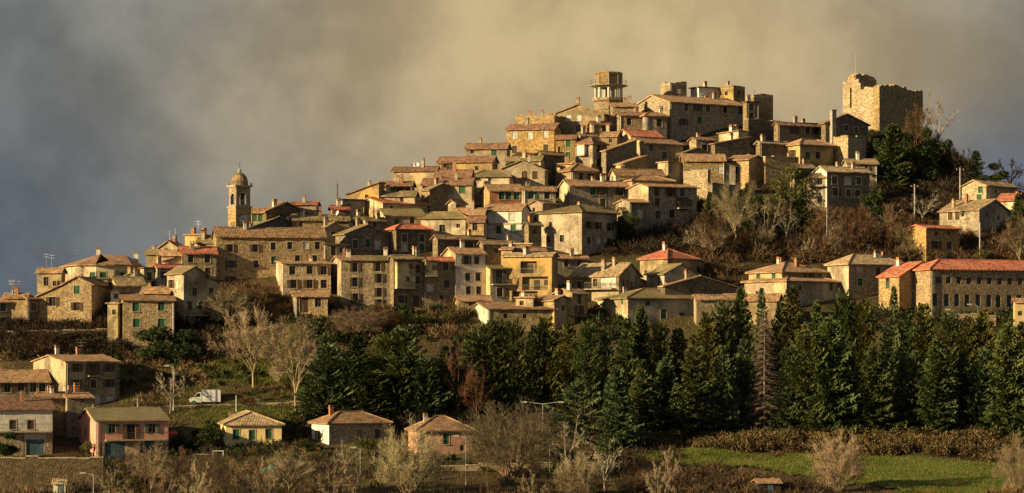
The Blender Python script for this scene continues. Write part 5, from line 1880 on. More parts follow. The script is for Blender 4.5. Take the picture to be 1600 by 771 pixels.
reg('olive1', leafy_proto(73, 'leaf_olive', 2.6, 3.0, .02, 1800, .26, 10, .08))
reg('bush0', leafy_proto(74, 'leaf_dark', 2.4, 3.2, .0, 1900, .26, 10, .08))
reg('tan0', bare_proto(80, 'twig_tan', 11, 4.6, .22, 20, 12, 12, 4, bmat='twig_tan', twig=.026), 'branches')
reg('tan1', bare_proto(81, 'twig_tan', 9, 5.0, .04, 46, 11, 11, 4, twig=.023, trunk=.22, stems=3, flare=.8), 'branches')
reg('tan2', bare_proto(82, 'twig_tan', 9, 5.0, .02, 42, 11, 11, 4, twig=.023, trunk=.2, stems=3, flare=.9), 'branches')
reg('grey0', bare_proto(83, 'twig_grey', 9, 4.0, .25, 9, 6, 6, 2, twig=.05), 'branches')
reg('grey1', bare_proto(84, 'twig_grey', 9, 3.4, .2, 8, 6, 5, 2, twig=.05), 'branches')
reg('brown0', bare_proto(85, 'twig_brown', 9, 3.2, .12, 17, 10, 10, 3, twig=.03), 'branches')
reg('shrub0', bare_proto(87, 'twig_tan', 3.2, 2.3, .0, 12, 7, 8, 3, trunk=.1, stems=4, twig=.016, flare=.6), 'branches')
reg('shrub1', bare_proto(88, 'twig_brown', 3.6, 2.0, .0, 12, 7, 8, 3, trunk=.1, stems=5, twig=.018, flare=.45), 'branches')
reg('darkbare0', bare_proto(89, 'twig_dark', 7, 3.6, .2, 12, 8, 8, 2), 'branches')


def larch():
    r = random.Random(91)
    tr, tw = TB(), TB()
    H = 16.0
    tr.limb((0, 0, -.3), (0, 0, H), .22, .03, 6)
    z, a = H * .05, 0
    while z < H * .97:
        L = 3.2 * (1 - z / H) ** .8 * r.uniform(.7, 1.1) + .15
        a += 2.4
        d = Vector((math.cos(a), math.sin(a), -.12))
        p0, p1 = Vector((0, 0, z)), Vector((0, 0, z)) + d * L
        tw.limb(p0, p1, .035, .012, 3)
        for k in range(int(14 + L * 18)):
            s_ = r.uniform(.15, 1)
            p = p0.lerp(p1, s_)
            v = (Vector((-d.y, d.x, 0)) * r.choice((-1, 1)) + d * .7 + Vector((0, 0, r.uniform(-.9, .3)))).normalized()
            b = v.orthogonal().normalized() * .025
            tw.tri(p + b, p - b, p + v * r.uniform(.4, .9))
        z += r.uniform(.07, .12)
    return tr.mesh('trunk', 'twig_grey'), tw.mesh('branches', 'larch_twig'), H, 2.9


reg('larch0', larch(), 'branches')
trng = random.Random(21)
NAME_OF = {'green': 'conifer', 'blue': 'conifer', 'gold': 'conifer', 'cedar': 'cedar_tree', 'fir': 'conifer', 'dark': 'evergreen_tree', 'olive': 'evergreen_tree', 'bush': 'evergreen_bush',
           'tan': 'bare_tree', 'grey': 'bare_tree', 'brown': 'bare_tree', 'shrub': 'bare_shrub', 'darkbare': 'bare_tree', 'larch': 'larch_tree'}


def tree(kind, px, top, base, wpx, label, group, Y=None, dz=-.15, cat=None):
    trm, crm, H, Rr, cn = PROTO[kind]
    p = ground(px, base) if Y is None else Vector(((px - 800) / F * Y, Y, float(terr((px - 800) / F * Y, Y))))
    zt = (HZ - top) / F * p.y
    hgt = max(.8, zt - p.z)
    kz = hgt / H
    kr = (wpx / 2 * p.y / F) / Rr * (1.12 if group == GC else 1)
    nm = NAME_OF[kind.rstrip('0123456789')]
    root = empty(nm, (p.x, p.y, p.z + dz), trng.uniform(0, 6.28))
    root.scale = (kr, kr * trng.uniform(.9, 1.1), kz)
    root.rotation_euler = (trng.uniform(-.035, .035), trng.uniform(-.035, .035), root.rotation_euler.z)
    tag(root, label, cat or ('bush' if 'bush' in nm or 'shrub' in nm else 'tree'), group)
    link('trunk', trm, root)
    link(cn, crm, root)
    return root


GC = 'conifers of the tree belt below the town'
CON = [
    # front row, right half of the belt
    ('blue0', 1040, 556, 678, 60, 'bluish conifer leaning out at the left end of the front row above the green field'),
    ('green1', 1084, 536, 685, 84, 'broad sunlit green conifer in front row, first full one right of the cedar'),
    ('fir1', 1128, 540, 684, 66, 'green conifer in the front row between the broad sunlit one and the bare larch'),
    ('blue2', 1160, 530, 678, 60, 'dark bluish conifer directly left of the bare larch'),
    ('blue0', 1228, 538, 682, 62, 'dark bluish conifer directly right of the bare larch'),
    ('fir0', 1262, 516, 684, 76, 'tall sunlit conifer, second to the right of the bare larch in the front row'),
    ('green1', 1296, 492, 685, 92, 'tallest sunlit front row conifer, its lit side down to the bracken hedge'),
    ('fir1', 1330, 545, 682, 60, 'dark conifer in the gap right of the tallest front row conifer'),
    ('green1', 1366, 538, 685, 78, 'ragged sunlit front row conifer below the recess of the school wing'),
    ('blue2', 1408, 556, 680, 60, 'dark front row conifer below the corner of the school'),
    ('blue0', 1432, 545, 680, 56, 'shadowed conifer directly left of the slim sunlit one under the school'),
    ('green2', 1464, 526, 687, 72, 'slim sunlit front row conifer under the tall school windows'),
    ('blue2', 1504, 550, 682, 62, 'dark front row conifer right of the slim sunlit one under the school'),
    ('blue0', 1538, 540, 684, 62, 'dark conifer left of the last sunlit one at the right edge'),
    ('green1', 1574, 502, 689, 86, 'large sunlit conifer, last full one before the right edge'),
    ('green0', 1618, 520, 692, 76, 'conifer cut by the right edge of the picture below the small cream house'),
    # back row, right half
    ('green2', 1003, 476, 640, 52, 'conifer tip in front of the grey wall of the long hipped house'),
    ('green0', 978, 494, 650, 50, 'conifer under the cream corner of the long hipped house'),
    ('fir0', 1031, 503, 640, 46, 'conifer beneath the green shuttered door of the long hipped house'),
    ('gold0', 1058, 512, 630, 46, 'yellow green conifer beneath the right end of the long hipped house'),
    ('gold1', 1106, 484, 630, 54, 'golden lit conifer under the low terracotta wing of the long hipped house'),
    ('fir2', 1134, 470, 625, 46, 'conifer left of the highest tip, below the low terracotta outbuilding'),
    ('green0', 1157, 446, 625, 50, 'highest conifer tip of the belt, left of the ochre walled hip house'),
    ('blue2', 1193, 450, 600, 36, 'thin dark conifer in front of the low terracotta outbuilding'),
    ('green2', 1214, 468, 615, 46, 'conifer in front of the sunlit wall of the ochre walled hip house'),
    ('gold0', 1243, 446, 618, 58, 'golden conifer in front of the dark wall of the ochre walled hip house'),
    ('green0', 1276, 468, 620, 48, 'conifer under the right end of the ochre walled hip house'),
    ('fir0', 1312, 455, 618, 46, 'dark conifer tip under the left wall of the square tan roofed house'),
    ('gold1', 1346, 466, 620, 54, 'yellow green conifer under the shuttered window of the square tan roofed house'),
    ('fir1', 1391, 448, 618, 46, 'open conifer tip standing before the school wing'),
    ('fir2', 1418, 482, 620, 44, 'conifer in the recess between the school and its wing'),
    ('gold0', 1441, 474, 622, 52, 'yellow green conifer in front of the sunlit end of the school'),
    ('fir0', 1480, 488, 626, 46, 'conifer by the terrace wall in front of the school'),
    ('gold1', 1508, 492, 626, 48, 'golden conifer in front of the middle of the school'),
    ('gold0', 1538, 484, 626, 50, 'golden conifer by the right end of the school terrace'),
    ('fir2', 1566, 496, 630, 46, 'back row conifer left of the small cream house at the right edge'),
    ('green0', 1600, 500, 632, 48, 'back row conifer under the small cream house at the right edge'),
    # middle of the belt
    ('green0', 734, 516, 642, 50, 'dense conifer under the white left end of the long low house'),
    ('fir2', 757, 503, 640, 46, 'dense conifer under the left chimney of the long low house'),
    ('green1', 778, 494, 640, 54, 'broad conifer in front of the dark wall of the long low house'),
    ('fir0', 806, 500, 640, 46, 'dark conifer under the two white chimneys of the long low house'),
    ('green2', 829, 506, 640, 42, 'dark conifer left of the pale olive one below the ochre houses'),
    ('gold1', 852, 492, 636, 58, 'pale olive conifer with bare lower branches below the ochre houses'),
    ('gold0', 888, 504, 640, 48, 'yellow green conifer below the narrow three window front'),
    ('fir2', 914, 508, 650, 50, 'dark conifer in the gap left of the long hipped house'),
    ('blue0', 944, 516, 650, 48, 'dark conifer in front of the cream end of the long hipped house'),
    ('blue0', 968, 568, 704, 64, 'bluish conifer standing forward, just right of the spreading cedar'),
    ('green2', 1004, 560, 684, 52, 'dark conifer between the forward bluish one and the left end of the front row'),
    # left part of the belt
    ('blue1', 494, 502, 606, 66, 'dark bluish pine highest on the left end of the belt'),
    ('blue1', 512, 536, 652, 78, 'broad bluish pine with long drooping boughs left of the red roofed bungalow chimney'),
    ('fir0', 545, 556, 656, 60, 'bluish pine above the white ended bungalow'),
    ('fir2', 578, 578, 662, 74, 'green pine just above the red hipped roof of the white ended bungalow'),
    ('fir0', 600, 522, 642, 62, 'dark green pine in the middle of the left pine group'),
    ('blue1', 634, 507, 642, 78, 'big bluish pine with upswept boughs, tallest in the left pine group'),
    ('fir2', 622, 556, 656, 62, 'bluish pine above the right end of the white ended bungalow'),
    ('blue1', 664, 558, 656, 68, 'wide bluish pine above the dusty pink house'),
    ('green2', 694, 538, 642, 48, 'narrow green pine right of the left pine group'),
    ('green1', 486, 586, 652, 52, 'yellowish green pine low on the left flank of the pine group'),
    ('green0', 560, 522, 614, 58, 'dark green pine behind the left pine group, below the tall stone houses'),
    ('blue2', 714, 524, 632, 46, 'dark conifer between the pine group and the long low house'),
]
for kd, px, tp, bs, wp, lb in CON:
    tree(kd, px, tp, bs, wp, lb, GC)
tree('cedar0', 904, 596, 700, 104, 'spreading cedar with flat layered boughs behind the double street lamp', None)
tree('larch0', 1194, 486, 682, 66, 'leafless grey brown larch standing among the dark conifers', None)

GE = 'evergreens on the town slope'
for kd, px, tp, bs, wp, lb in [
        ('olive0', 1236, 256, 338, 66, 'yellow green tree against the shaded walls below the square tower'),
        ('green2', 1165, 284, 384, 44, 'dark narrow evergreen under the ochre house with the turquoise shutter'),
        ('green1', 1394, 192, 292, 72, 'dark conifer directly below the castle keep'),
        ('dark1', 1424, 205, 262, 46, 'ivy dark tree at the foot of the castle front wall'),
        ('dark1', 1450, 196, 252, 40, 'dark evergreen right of the castle, under the bare trees'),
        ('green0', 1592, 300, 392, 40, 'dark conifer in front of the red roof at the right edge of the hill'),
        ('green1', 1524, 234, 286, 40, 'dark conifer on the skyline right of the castle mound'),
        ('dark1', 1556, 252, 288, 50, 'low dark tree on the skyline above the pale stone house'),
        ('dark0', 986, 336, 384, 44, 'dark ivy bush in the shade under the large grey house'),
        ('dark1', 1408, 236, 290, 50, 'dark ivy clad tree at the left foot of the castle mound'),
        ('dark0', 1442, 226, 284, 56, 'spreading dark evergreen on the mound under the castle front wall'),
        ('dark1', 1472, 216, 268, 44, 'dark evergreen at the right edge of the castle mound'),
        ('dark1', 1376, 214, 280, 34, 'slim dark evergreen hugging the sunlit castle wall'),
        ('green0', 1110, 300, 372, 36, 'dark conifer in the shade right of the large grey house'),
        ('dark1', 1182, 300, 370, 40, 'dark evergreen between the sunlit bare tree and the pale birches'),
        ('dark0', 1365, 300, 352, 50, 'dark evergreen right of the tall dark stone house'),
        ('green2', 1252, 292, 372, 36, 'narrow dark conifer left of the small house with the balcony'),
        ('olive1', 1540, 392, 415, 46, 'yellow green bush behind the red roof of the school')]:
    tree(kd, px, tp, bs, wp, lb, GE)
GB = 'garden bushes at the foot of the hill'
for kd, px, tp, bs, wp, lb in [
        ('dark0', 240, 513, 562, 72, 'left half of the dark laurel thicket under the green shuttered house'),
        ('dark0', 285, 518, 564, 60, 'right half of the dark laurel thicket under the shaded balcony'),
        ('dark0', 331, 668, 708, 46, 'rounded dark bush at the left corner of the yellow bungalow'),
        ('dark1', 300, 668, 706, 34, 'dark bush left of the rounded one by the yellow bungalow'),
        ('bush0', 372, 697, 712, 34, 'clipped hedge end under the left window of the yellow bungalow'),
        ('bush0', 400, 698, 713, 40, 'clipped hedge under the middle window of the yellow bungalow'),
        ('dark1', 8, 672, 722, 50, 'dark evergreen cut by the left edge in front of the white upstairs house'),
        ('bush0', 186, 730, 768, 44, 'dark bush against the end of the long retaining wall'),
        ('bush0', 214, 733, 768, 44, 'dark bush one step right of the retaining wall'),
        ('olive1', 572, 684, 712, 54, 'olive green bush in front of the white ended bungalow'),
        ('bush0', 478, 684, 704, 38, 'dark green bush left of the white end of the bungalow'),
        ('bush0', 280, 672, 704, 30, 'dark bush right of the pink house'),
        ('bush0', 600, 704, 740, 50, 'dark bush behind the pale lamp post in front of the bungalow'),
        ('olive1', 136, 690, 716, 34, 'rough bush at the left corner of the pink house'),
        ('dark0', 885, 702, 742, 40, 'dark bush beside the tall lamp post'),
        ('olive1', 660, 492, 512, 60, 'green shrub at the foot of the house with the hanging cream bay'),
        ('olive1', 700, 488, 508, 50, 'green shrub at the foot of the bright red roofed stone house')]:
    tree(kd, px, tp, bs, wp, lb, GB)
GT = 'leafless trees of the hillside'
for kd, px, tp, bs, wp, lb in [
        ('tan0', 396, 486, 608, 96, 'large sunlit bare tree on the grassy terrace below the church'),
        ('tan0', 462, 496, 642, 80, 'bare tree right of the large sunlit one, before the pines'),
        ('grey0', 266, 574, 648, 66, 'bare branching tree behind the pink house'),
        ('tan1', 798, 634, 746, 138, 'big round bare tree covering the lower middle, right of the dusty pink house'),
        ('tan2', 640, 670, 772, 112, 'big round bare tree in front of the dusty pink house'),
        ('grey0', 886, 650, 750, 90, 'pale twisted bare tree below the spreading cedar'),
        ('tan0', 1150, 282, 388, 66, 'tall sunlit bare tree beneath the ochre house on the town slope'),
        ('grey1', 1200, 306, 392, 56, 'pale bare birch, left of two on the wooded slope'),
        ('grey1', 1230, 308, 384, 52, 'pale bare birch, right of two on the wooded slope'),
        ('grey0', 1441, 298, 352, 66, 'pale pollarded tree by the pole on the dark bank'),
        ('brown0', 1382, 322, 396, 62, 'brown bare tree above the square tan roofed house'),
        ('brown0', 716, 545, 652, 56, 'brown bare tree between the pines and the dense conifers'),
        ('brown0', 746, 572, 660, 44, 'thin brown bare tree left of the round bare tree'),
        ('tan2', 1312, 684, 768, 80, 'bare bush like tree at the lower edge of the green field'),
        ('tan2', 1594, 688, 775, 70, 'bare tree at the right end of the green field'),
        ('grey0', 1466, 146, 246, 62, 'tall bare tree on the skyline right beside the castle'),
        ('brown0', 1432, 164, 240, 40, 'bare tree growing against the castle front wall'),
        ('darkbare0', 1508, 232, 284, 44, 'dark bare tree on the skyline right of the mound'),
        ('darkbare0', 1578, 248, 292, 46, 'dark bare tree on the skyline at the far right'),
        ('tan0', 1594, 338, 424, 56, 'bare tree over the right end of the red school roof'),
        ('grey0', 1506, 308, 372, 44, 'pale bare tree in front of the barn like house'),
        ('brown0', 1120, 332, 410, 66, 'brown bare tree above the red pyramid roofed house'),
        ('brown0', 1290, 335, 400, 60, 'brown bare tree under the tall dark stone house'),
        ('brown0', 1330, 338, 402, 56, 'brown bare tree right under the tall dark stone house'),
        ('tan1', 358, 452, 506, 66, 'low bare tree against the left foot of the church'),
        ('brown0', 402, 442, 500, 60, 'brown bare tree against the dark buttress of the church'),
        ('tan1', 560, 480, 524, 80, 'low bare tree at the foot of the two tall stone houses'),
        ('grey0', 540, 690, 740, 50, 'grey bare tree before the white ended bungalow'),
        ('brown0', 600, 470, 520, 50, 'brown bare tree right below the two tall stone houses'),
        ('grey0', 300, 470, 520, 40, 'bare tree below the tan house with the dark balcony'),
        ('brown0', 70, 510, 560, 60, 'brown bare tree on the dark slope left of the gold gabled house'),
        ('grey0', 945, 690, 768, 60, 'bare tree right of the pale twisted one, near the field corner')]:
    tree(kd, px, tp, bs, wp, lb, GT)
GW = 'small leafless trees of the thicket on the wooded slope'
for i in range(40):
    px = trng.uniform(1085, 1425)
    bs = trng.uniform(352, 412)
    h_ = trng.uniform(34, 62)
    tree(trng.choice(['brown0', 'grey1', 'grey1', 'tan0', 'brown0']), px, bs - h_, bs, h_ * trng.uniform(.6, .95), 'small leafless tree crowded into the brown thicket on the wooded slope', GW)
for lb, px, tp, bs, wp, kd in [('bare tree at the bottom edge under the pale twisted one', 906, 712, 780, 70, 'tan1'), ('bare tree rising by the right end of the retaining wall', 236, 690, 775, 60, 'tan0'),
                               ('bare tree at the bottom edge, right of the green tarpaulin', 452, 700, 778, 70, 'tan0'), ('bare tree below the left corner of the yellow bungalow', 326, 706, 780, 62, 'tan2')]:
    tree(kd, px, tp, bs, wp, lb, GT)
GS = 'bare shrubs along the bottom of the slope'
spots = [(180, 772), (240, 770), (300, 768), (350, 772), (410, 770), (460, 772), (520, 770), (760, 768), (830, 772), (890, 770), (1020, 768), (175, 752), (205, 745), (232, 742), (258, 748), (285, 742), (312, 748), (340, 745), (366, 752), (392, 745), (420, 752), (446, 745), (474, 750), (505, 742), (556, 748), (706, 752), (860, 745), (975, 745), (1040, 748)]
for i, (px, py) in enumerate(spots):
    if 560 < px < 900 and py < 766:
        continue
    tree('shrub%d' % (i % 2), px + trng.uniform(-6, 6), py - trng.uniform(30, 46), py + trng.uniform(22, 32), trng.uniform(44, 62), 'thin leafless sunlit shrub in the thicket along the bottom of the slope', GS)


# ---------------------------------------------------------------- undergrowth: masses nobody could count
nr = np.random.default_rng(4)


def undergrowth(name, label, areas, mat, leaf=.34, k=60, flat=.75, cat='undergrowth', kind='stuff', twigs=True):
    """areas: (px0, px1, py0, py1, count, size in metres); each clump is a mound of leaf and twig blades"""
    Vs = []
    for x0, x1, y0, y1, n, sz in areas:
        for _ in range(n):
            px, py = nr.uniform(x0, x1), nr.uniform(y0, y1)
            if 270 < px < 362 and 606 < py < 665:
                continue
            p = ground(px, py)
            s_ = sz * nr.uniform(.6, 1.35)
            m_ = int(k * min(2.6, (s_ / 1.4) ** 1.5) * (1.9 if twigs else 1)) + 8
            d = nr.normal(size=(m_, 3))
            d /= np.linalg.norm(d, axis=1)[:, None]
            d[:, 2] = np.abs(d[:, 2])
            c = np.array([p.x, p.y, p.z]) + d * s_ * np.array([1, 1, flat]) * (nr.random((m_, 1)) ** .35)
            dr = d + nr.normal(size=(m_, 3)) * .55
            dr[:, 2] += .25
            dr /= np.linalg.norm(dr, axis=1)[:, None]
            q = np.cross(dr, nr.normal(size=(m_, 3)))
            q /= np.linalg.norm(q, axis=1)[:, None] + 1e-6
            L = leaf * nr.uniform(.6, 1.7, (m_, 1))
            w_ = L * (nr.uniform(.04, .13, (m_, 1)) if twigs else .4)
            tri = np.stack([c - q * w_, c + q * w_, c + dr * L * 1.3], 1)
            Vs.append(tri.reshape(-1, 3))
    V = np.concatenate(Vs)
    me = raw_mesh(name, V, np.arange(len(V)).reshape(-1, 3), [mat])
    o = link(name, me)
    tag(o, label, cat, None, kind)
    return o


undergrowth('brown_scrub', 'brown leafless scrub covering the wooded slope and the banks', [
    (1085, 1425, 332, 412, 300, 2.0), (325, 470, 446, 502, 60, 1.5), (1440, 1600, 352, 412, 90, 1.8), (730, 1010, 756, 790, 24, .8), (1000, 1240, 745, 800, 70, 1.4), (1240, 1600, 782, 810, 60, 1.3),
    (1090, 1160, 395, 450, 40, 1.8), (470, 740, 486, 530, 60, 1.3), (200, 480, 604, 640, 30, .8), (270, 500, 650, 700, 50, .8), (1380, 1480, 225, 300, 70, 1.4), (1180, 1330, 690, 722, 10, 1.0)], 'twig_brown', .5, 60)
undergrowth('shade_scrub', 'thicket with shade put into its dark colour, under houses and trees', [  # near-black twigs stand in for cast shade on the slope and between houses
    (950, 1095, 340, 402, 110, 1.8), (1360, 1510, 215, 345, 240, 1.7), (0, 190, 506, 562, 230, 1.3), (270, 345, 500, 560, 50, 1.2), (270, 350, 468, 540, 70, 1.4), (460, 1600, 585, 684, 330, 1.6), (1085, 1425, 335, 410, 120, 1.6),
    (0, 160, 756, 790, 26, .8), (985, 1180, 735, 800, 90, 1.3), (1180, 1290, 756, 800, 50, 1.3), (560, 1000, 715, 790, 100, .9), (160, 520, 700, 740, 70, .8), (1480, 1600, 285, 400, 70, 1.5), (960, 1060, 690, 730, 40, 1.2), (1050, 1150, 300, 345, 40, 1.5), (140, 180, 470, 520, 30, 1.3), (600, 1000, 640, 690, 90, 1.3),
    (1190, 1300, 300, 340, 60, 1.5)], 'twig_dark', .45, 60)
undergrowth('green_shrubs', 'mixed evergreen shrubs and ivy on the terraces', [
    (460, 1000, 480, 540, 120, 1.4), (0, 200, 528, 565, 40, 1.0), (190, 480, 560, 610, 50, .8), (1360, 1440, 210, 300, 80, 1.6), (960, 1060, 345, 392, 50, 1.5), (1200, 1260, 320, 360, 30, 1.4),
    (250, 520, 655, 715, 60, .7), (450, 720, 640, 690, 60, .9), (1300, 1600, 480, 520, 60, 1.3), (700, 980, 690, 740, 40, .9)], 'leaf_dark', .34, 60, twigs=False)
undergrowth('dry_shrubs', 'dry golden scrub and tall grass on the sunlit banks', [
    (190, 330, 548, 640, 90, .9), (480, 540, 560, 650, 50, .9), (470, 740, 480, 530, 70, 1.1), (170, 560, 724, 790, 60, .8), (0, 130, 540, 570, 40, .9), (330, 480, 448, 500, 50, 1.2), (1100, 1420, 380, 412, 70, 1.2), (1560, 1600, 765, 790, 12, 1.0), (1060, 1600, 714, 766, 70, .3),
    (0, 170, 772, 800, 40, .8)], 'straw', .45, 55)
leaf_mat('bracken', (0.075, 0.05, 0.026), (0.20, 0.125, 0.055), 0.0, .5)
h_ = undergrowth('bramble_hedge', 'long mounded bracken and bramble hedge between the conifers and the green field', [
    (1015, 1100, 684, 700, 30, 1.4), (1090, 1300, 685, 709, 80, 1.6), (1290, 1560, 688, 714, 105, 1.75), (1100, 1540, 688, 706, 26, 2.5), (1540, 1620, 700, 726, 30, 1.6)], 'bracken', .2, 330, .8, 'hedge', None, twigs=False)

# ---------------------------------------------------------------- the green field and the grass on the terraces
FU = ([985, 1100, 1300, 1500, 1640], [702, 708, 713, 722, 730])
FL = ([985, 1020, 1100, 1180, 1265, 1330, 1420, 1500, 1640], [709, 719, 729, 735, 747, 757, 770, 780, 800])


def field():
    V, Fc = [], []
    NX, NY = 120, 26
    for i in range(NX + 1):
        px = 985 + (1640 - 985) * i / NX
        u, l = np.interp(px, *FU), np.interp(px, *FL)
        for j in range(NY + 1):
            py = u + (l - u) * j / NY + (1.5 * math.sin(px * .21) + 1.8 * math.sin(px * .077 + 1)) * (j / NY)
            Y = y_of(py)
            X = (px - 800) / F * Y
            V.append((X, Y, float(terr(X, Y)) + .28))
    for i in range(NX):
        for j in range(NY):
            a_ = i * (NY + 1) + j
            Fc += [(a_, a_ + 1, a_ + NY + 2), (a_, a_ + NY + 2, a_ + NY + 1)]
    me = raw_mesh('green_field', V, Fc, ['meadow'])
    o = link('green_field', me)
    tag(o, kind='structure')


field()


def grass(name, label, area_fn, n, mat, hgt=.45):
    P = np.array([area_fn() for _ in range(n)])
    c = P
    a_ = nr.uniform(0, 6.28, (n, 1))
    q = np.concatenate([np.cos(a_), np.sin(a_), np.zeros((n, 1))], 1) * nr.uniform(.02, .05, (n, 1))
    up = np.concatenate([nr.normal(0, .35, (n, 2)), np.ones((n, 1))], 1) * (hgt * nr.uniform(.4, 1.3, (n, 1)))
    V = np.stack([c - q, c + q, c + up], 1).reshape(-1, 3)
    o = link(name, raw_mesh(name, V, np.arange(len(V)).reshape(-1, 3), [mat]))
    tag(o, label, 'grass', None, 'stuff')


def f_pt():
    px = nr.uniform(990, 1635)
    u, l = np.interp(px, *FU), np.interp(px, *FL)
    p = ground(px, nr.uniform(u - .5, l + 1.5), .25)
    return tuple(p)


def t_pt():
    x0, x1, y0, y1 = [(325, 490, 562, 604), (325, 490, 562, 604), (325, 490, 562, 604), (190, 330, 600, 640), (270, 480, 636, 662), (440, 520, 600, 660), (300, 700, 700, 722)][nr.integers(0, 7)]
    return tuple(ground(nr.uniform(x0, x1), nr.uniform(y0, y1), .0))


grass('meadow_grass', 'bright green tufts of grass growing over the field', f_pt, 42000, 'grass_blade', .24)
grass('terrace_grass', 'green grass on the terraces and garden banks', t_pt, 16000, 'grass_blade', .4)


def d_pt():
    return tuple(ground(nr.uniform(0, 1600), nr.uniform(500, 780), .0))


grass('dry_grass', 'dry winter grass over the lower hillside', d_pt, 26000, 'grass_dry', .5)


# ---------------------------------------------------------------- lane, van and small things
def lane():
    m = MB()
    pts = []
    for px in range(150, 480, 10):
        py = 634 - (px - 300) * .03
        Y = y_of(py) + 1.0
        X = (px - 800) / F * Y
        pts.append(Vector((X, Y, (HZ - py) / F * Y)))
    for A, B in zip(pts, pts[1:]):
        for y0, y1, z0, z1 in ((-1.9, 2.2, 0, 0),):
            m.face([(A.x, A.y + y0, A.z), (B.x, B.y + y0, B.z), (B.x, B.y + y1, B.z), (A.x, A.y + y1, A.z)], 'asphalt')
            m.face([(A.x, A.y + y0, A.z - 1.6), (B.x, B.y + y0, B.z - 1.6), (B.x, B.y + y0, B.z), (A.x, A.y + y0, A.z)], 'stone_dark')
            m.face([(A.x, A.y + y0, A.z + .003), (B.x, B.y + y0, B.z + .003), (B.x, B.y + y0 + .25, B.z + .09), (A.x, A.y + y0 + .25, A.z + .09)], 'concrete')
    o = m.build('lane')
    tag(o, kind='structure')
    return pts


LP = lane()


def extrude_profile(m, prof, x0, x1, mat, axis='x'):
    """closed outline prof [(a, z)] swept across"""
    n = len(prof)
    P = lambda a_, z, k: (a_, k, z)
    for (a0, z0), (a1, z1) in zip(prof, prof[1:] + prof[:1]):
        m.face([P(a0, z0, x0), P(a1, z1, x0), P(a1, z1, x1), P(a0, z0, x1)][::-1], mat)
    m.face([P(a_, z, x0) for a_, z in prof], mat)
    m.face([P(a_, z, x1) for a_, z in prof][::-1], mat)


def van():
    p = min(LP, key=lambda q: abs(800 + F * q.x / q.y - 321))
    root = empty('van', (p.x, p.y + .2, p.z + .01), R(6))
    tag(root, 'white box van facing left, parked on the lane above the yellow bungalow', 'van')
    m = MB()
    cab = [(-2.25, .45), (-2.28, .85), (-2.1, 1.05), (-1.65, 1.18), (-1.15, 1.85), (-.55, 1.92), (-.5, .4)]
    extrude_profile(m, cab, -.95, .95, 'white_paint')
    m.build('cab', root)
    m = MB()
    box_ = [(-.45, .5), (-.48, 2.15), (-.38, 2.25), (2.2, 2.25), (2.28, 2.15), (2.28, .5)]
    extrude_profile(m, box_, -1.05, 1.05, 'white_paint')
    m.build('cargo_box', root)
    m = MB()
    m.face([(-1.60, -.82, 1.25), (-1.60, .82, 1.25), (-1.17, .78, 1.8), (-1.17, -.78, 1.8)][::-1], 'glass')
    w_ = m.build('windscreen', root)
    w_.location = (-.025, 0, .02)
    for sg in (-1, 1):
        m = MB()
        q = [(-1.5, sg * .956, 1.22), (-.7, sg * .956, 1.22), (-.7, sg * .956, 1.75), (-1.12, sg * .956, 1.75)]
        m.face(q if sg < 0 else q[::-1], 'glass')
        m.build('side_window', root)
    m = MB()
    m.box(-2.36, -2.2, -.92, .92, .42, .62, 'rubber')
    m.build('bumper', root)
    for sg in (-1, 1):
        m = MB()
        m.box(-2.31, -2.24, sg * .72 - .16, sg * .72 + .16, .78, .95, 'sh_white')
        m.build('headlight', root)
    for x in (-1.6, 1.4):
        for sg in (-1, 1):
            m = MB()
            y = sg * .86
            m.lathe([(.16, -.12), (.32, -.12), (.34, -.06), (.34, .06), (.32, .12), (.16, .12)], 14, 'rubber')
            t_ = m.build('wheel', root, (x, y, .34))
            t_.rotation_euler = (R(90), 0, 0)
            m = MB()
            m.lathe([(0, -.11), (.17, -.11), (.17, .11), (0, .11)], 10, 'metal')
            m.build('rim', t_)
    m = MB()
    m.box(-.5, 2.1, -.6, .6, .38, .49, 'rubber')
    m.build('chassis', root)


van()


def lamp(px, top, base, label, arms=1, side=-1, L=1.4, group='street lamps'):
    p = ground(px, base)
    h = (HZ - top) / F * p.y - p.z
    root = empty('street_lamp', p)
    tag(root, label, 'street lamp', group)
    m = MB()
    m.tube((0, 0, -.4), (0, 0, h), .075, .045, 'metal', 8)
    m.tube((0, 0, 0), (0, 0, .5), .12, .11, 'metal', 8)
    m.build('pole', root)
    for s_ in ((side,) if arms == 1 else (-1, 1)):
        m = MB()
        m.tube((0, 0, h - .05), (s_ * L, 0, h + .22), .045, .04, 'pole', 5)
        a_ = m.build('arm', root)
        m = MB()
        x0, x1 = sorted((s_ * L, s_ * (L + .75)))
        m.box(x0, x1, -.16, .16, h + .16, h + .30, 'pole')
        m.box(x0 + .05, x1 - .05, -.12, .12, h + .11, h + .158, 'sh_white')
        m.build('lamp_head', a_)
    return root


lamp(848, 631, 735, 'tall street lamp with two opposite arms in front of the spreading cedar', 2, L=2.1)
lamp(859, 668, 742, 'single armed street lamp just right of and below the double armed one', 1, -1, 1.0)
lamp(728, 684, 760, 'single armed street lamp at the right corner of the dusty pink house', 1, -1, .9)
lamp(563, 702, 768, 'pale lamp post standing in front of the white ended bungalow', 1, -1, .5)
lamp(271, 574, 645, 'slim street lamp behind the pink house, left of the white van', 1, -1, .6)
lamp(146, 742, 790, 'short street lamp in front of the long retaining wall', 1, -1, .9)
lamp(1528, 478, 515, 'street lamp on the terrace in front of the school', 1, -1, .9)
lamp(1490, 486, 515, 'second lamp at the left end of the terrace before the school', 1, -1, .5)


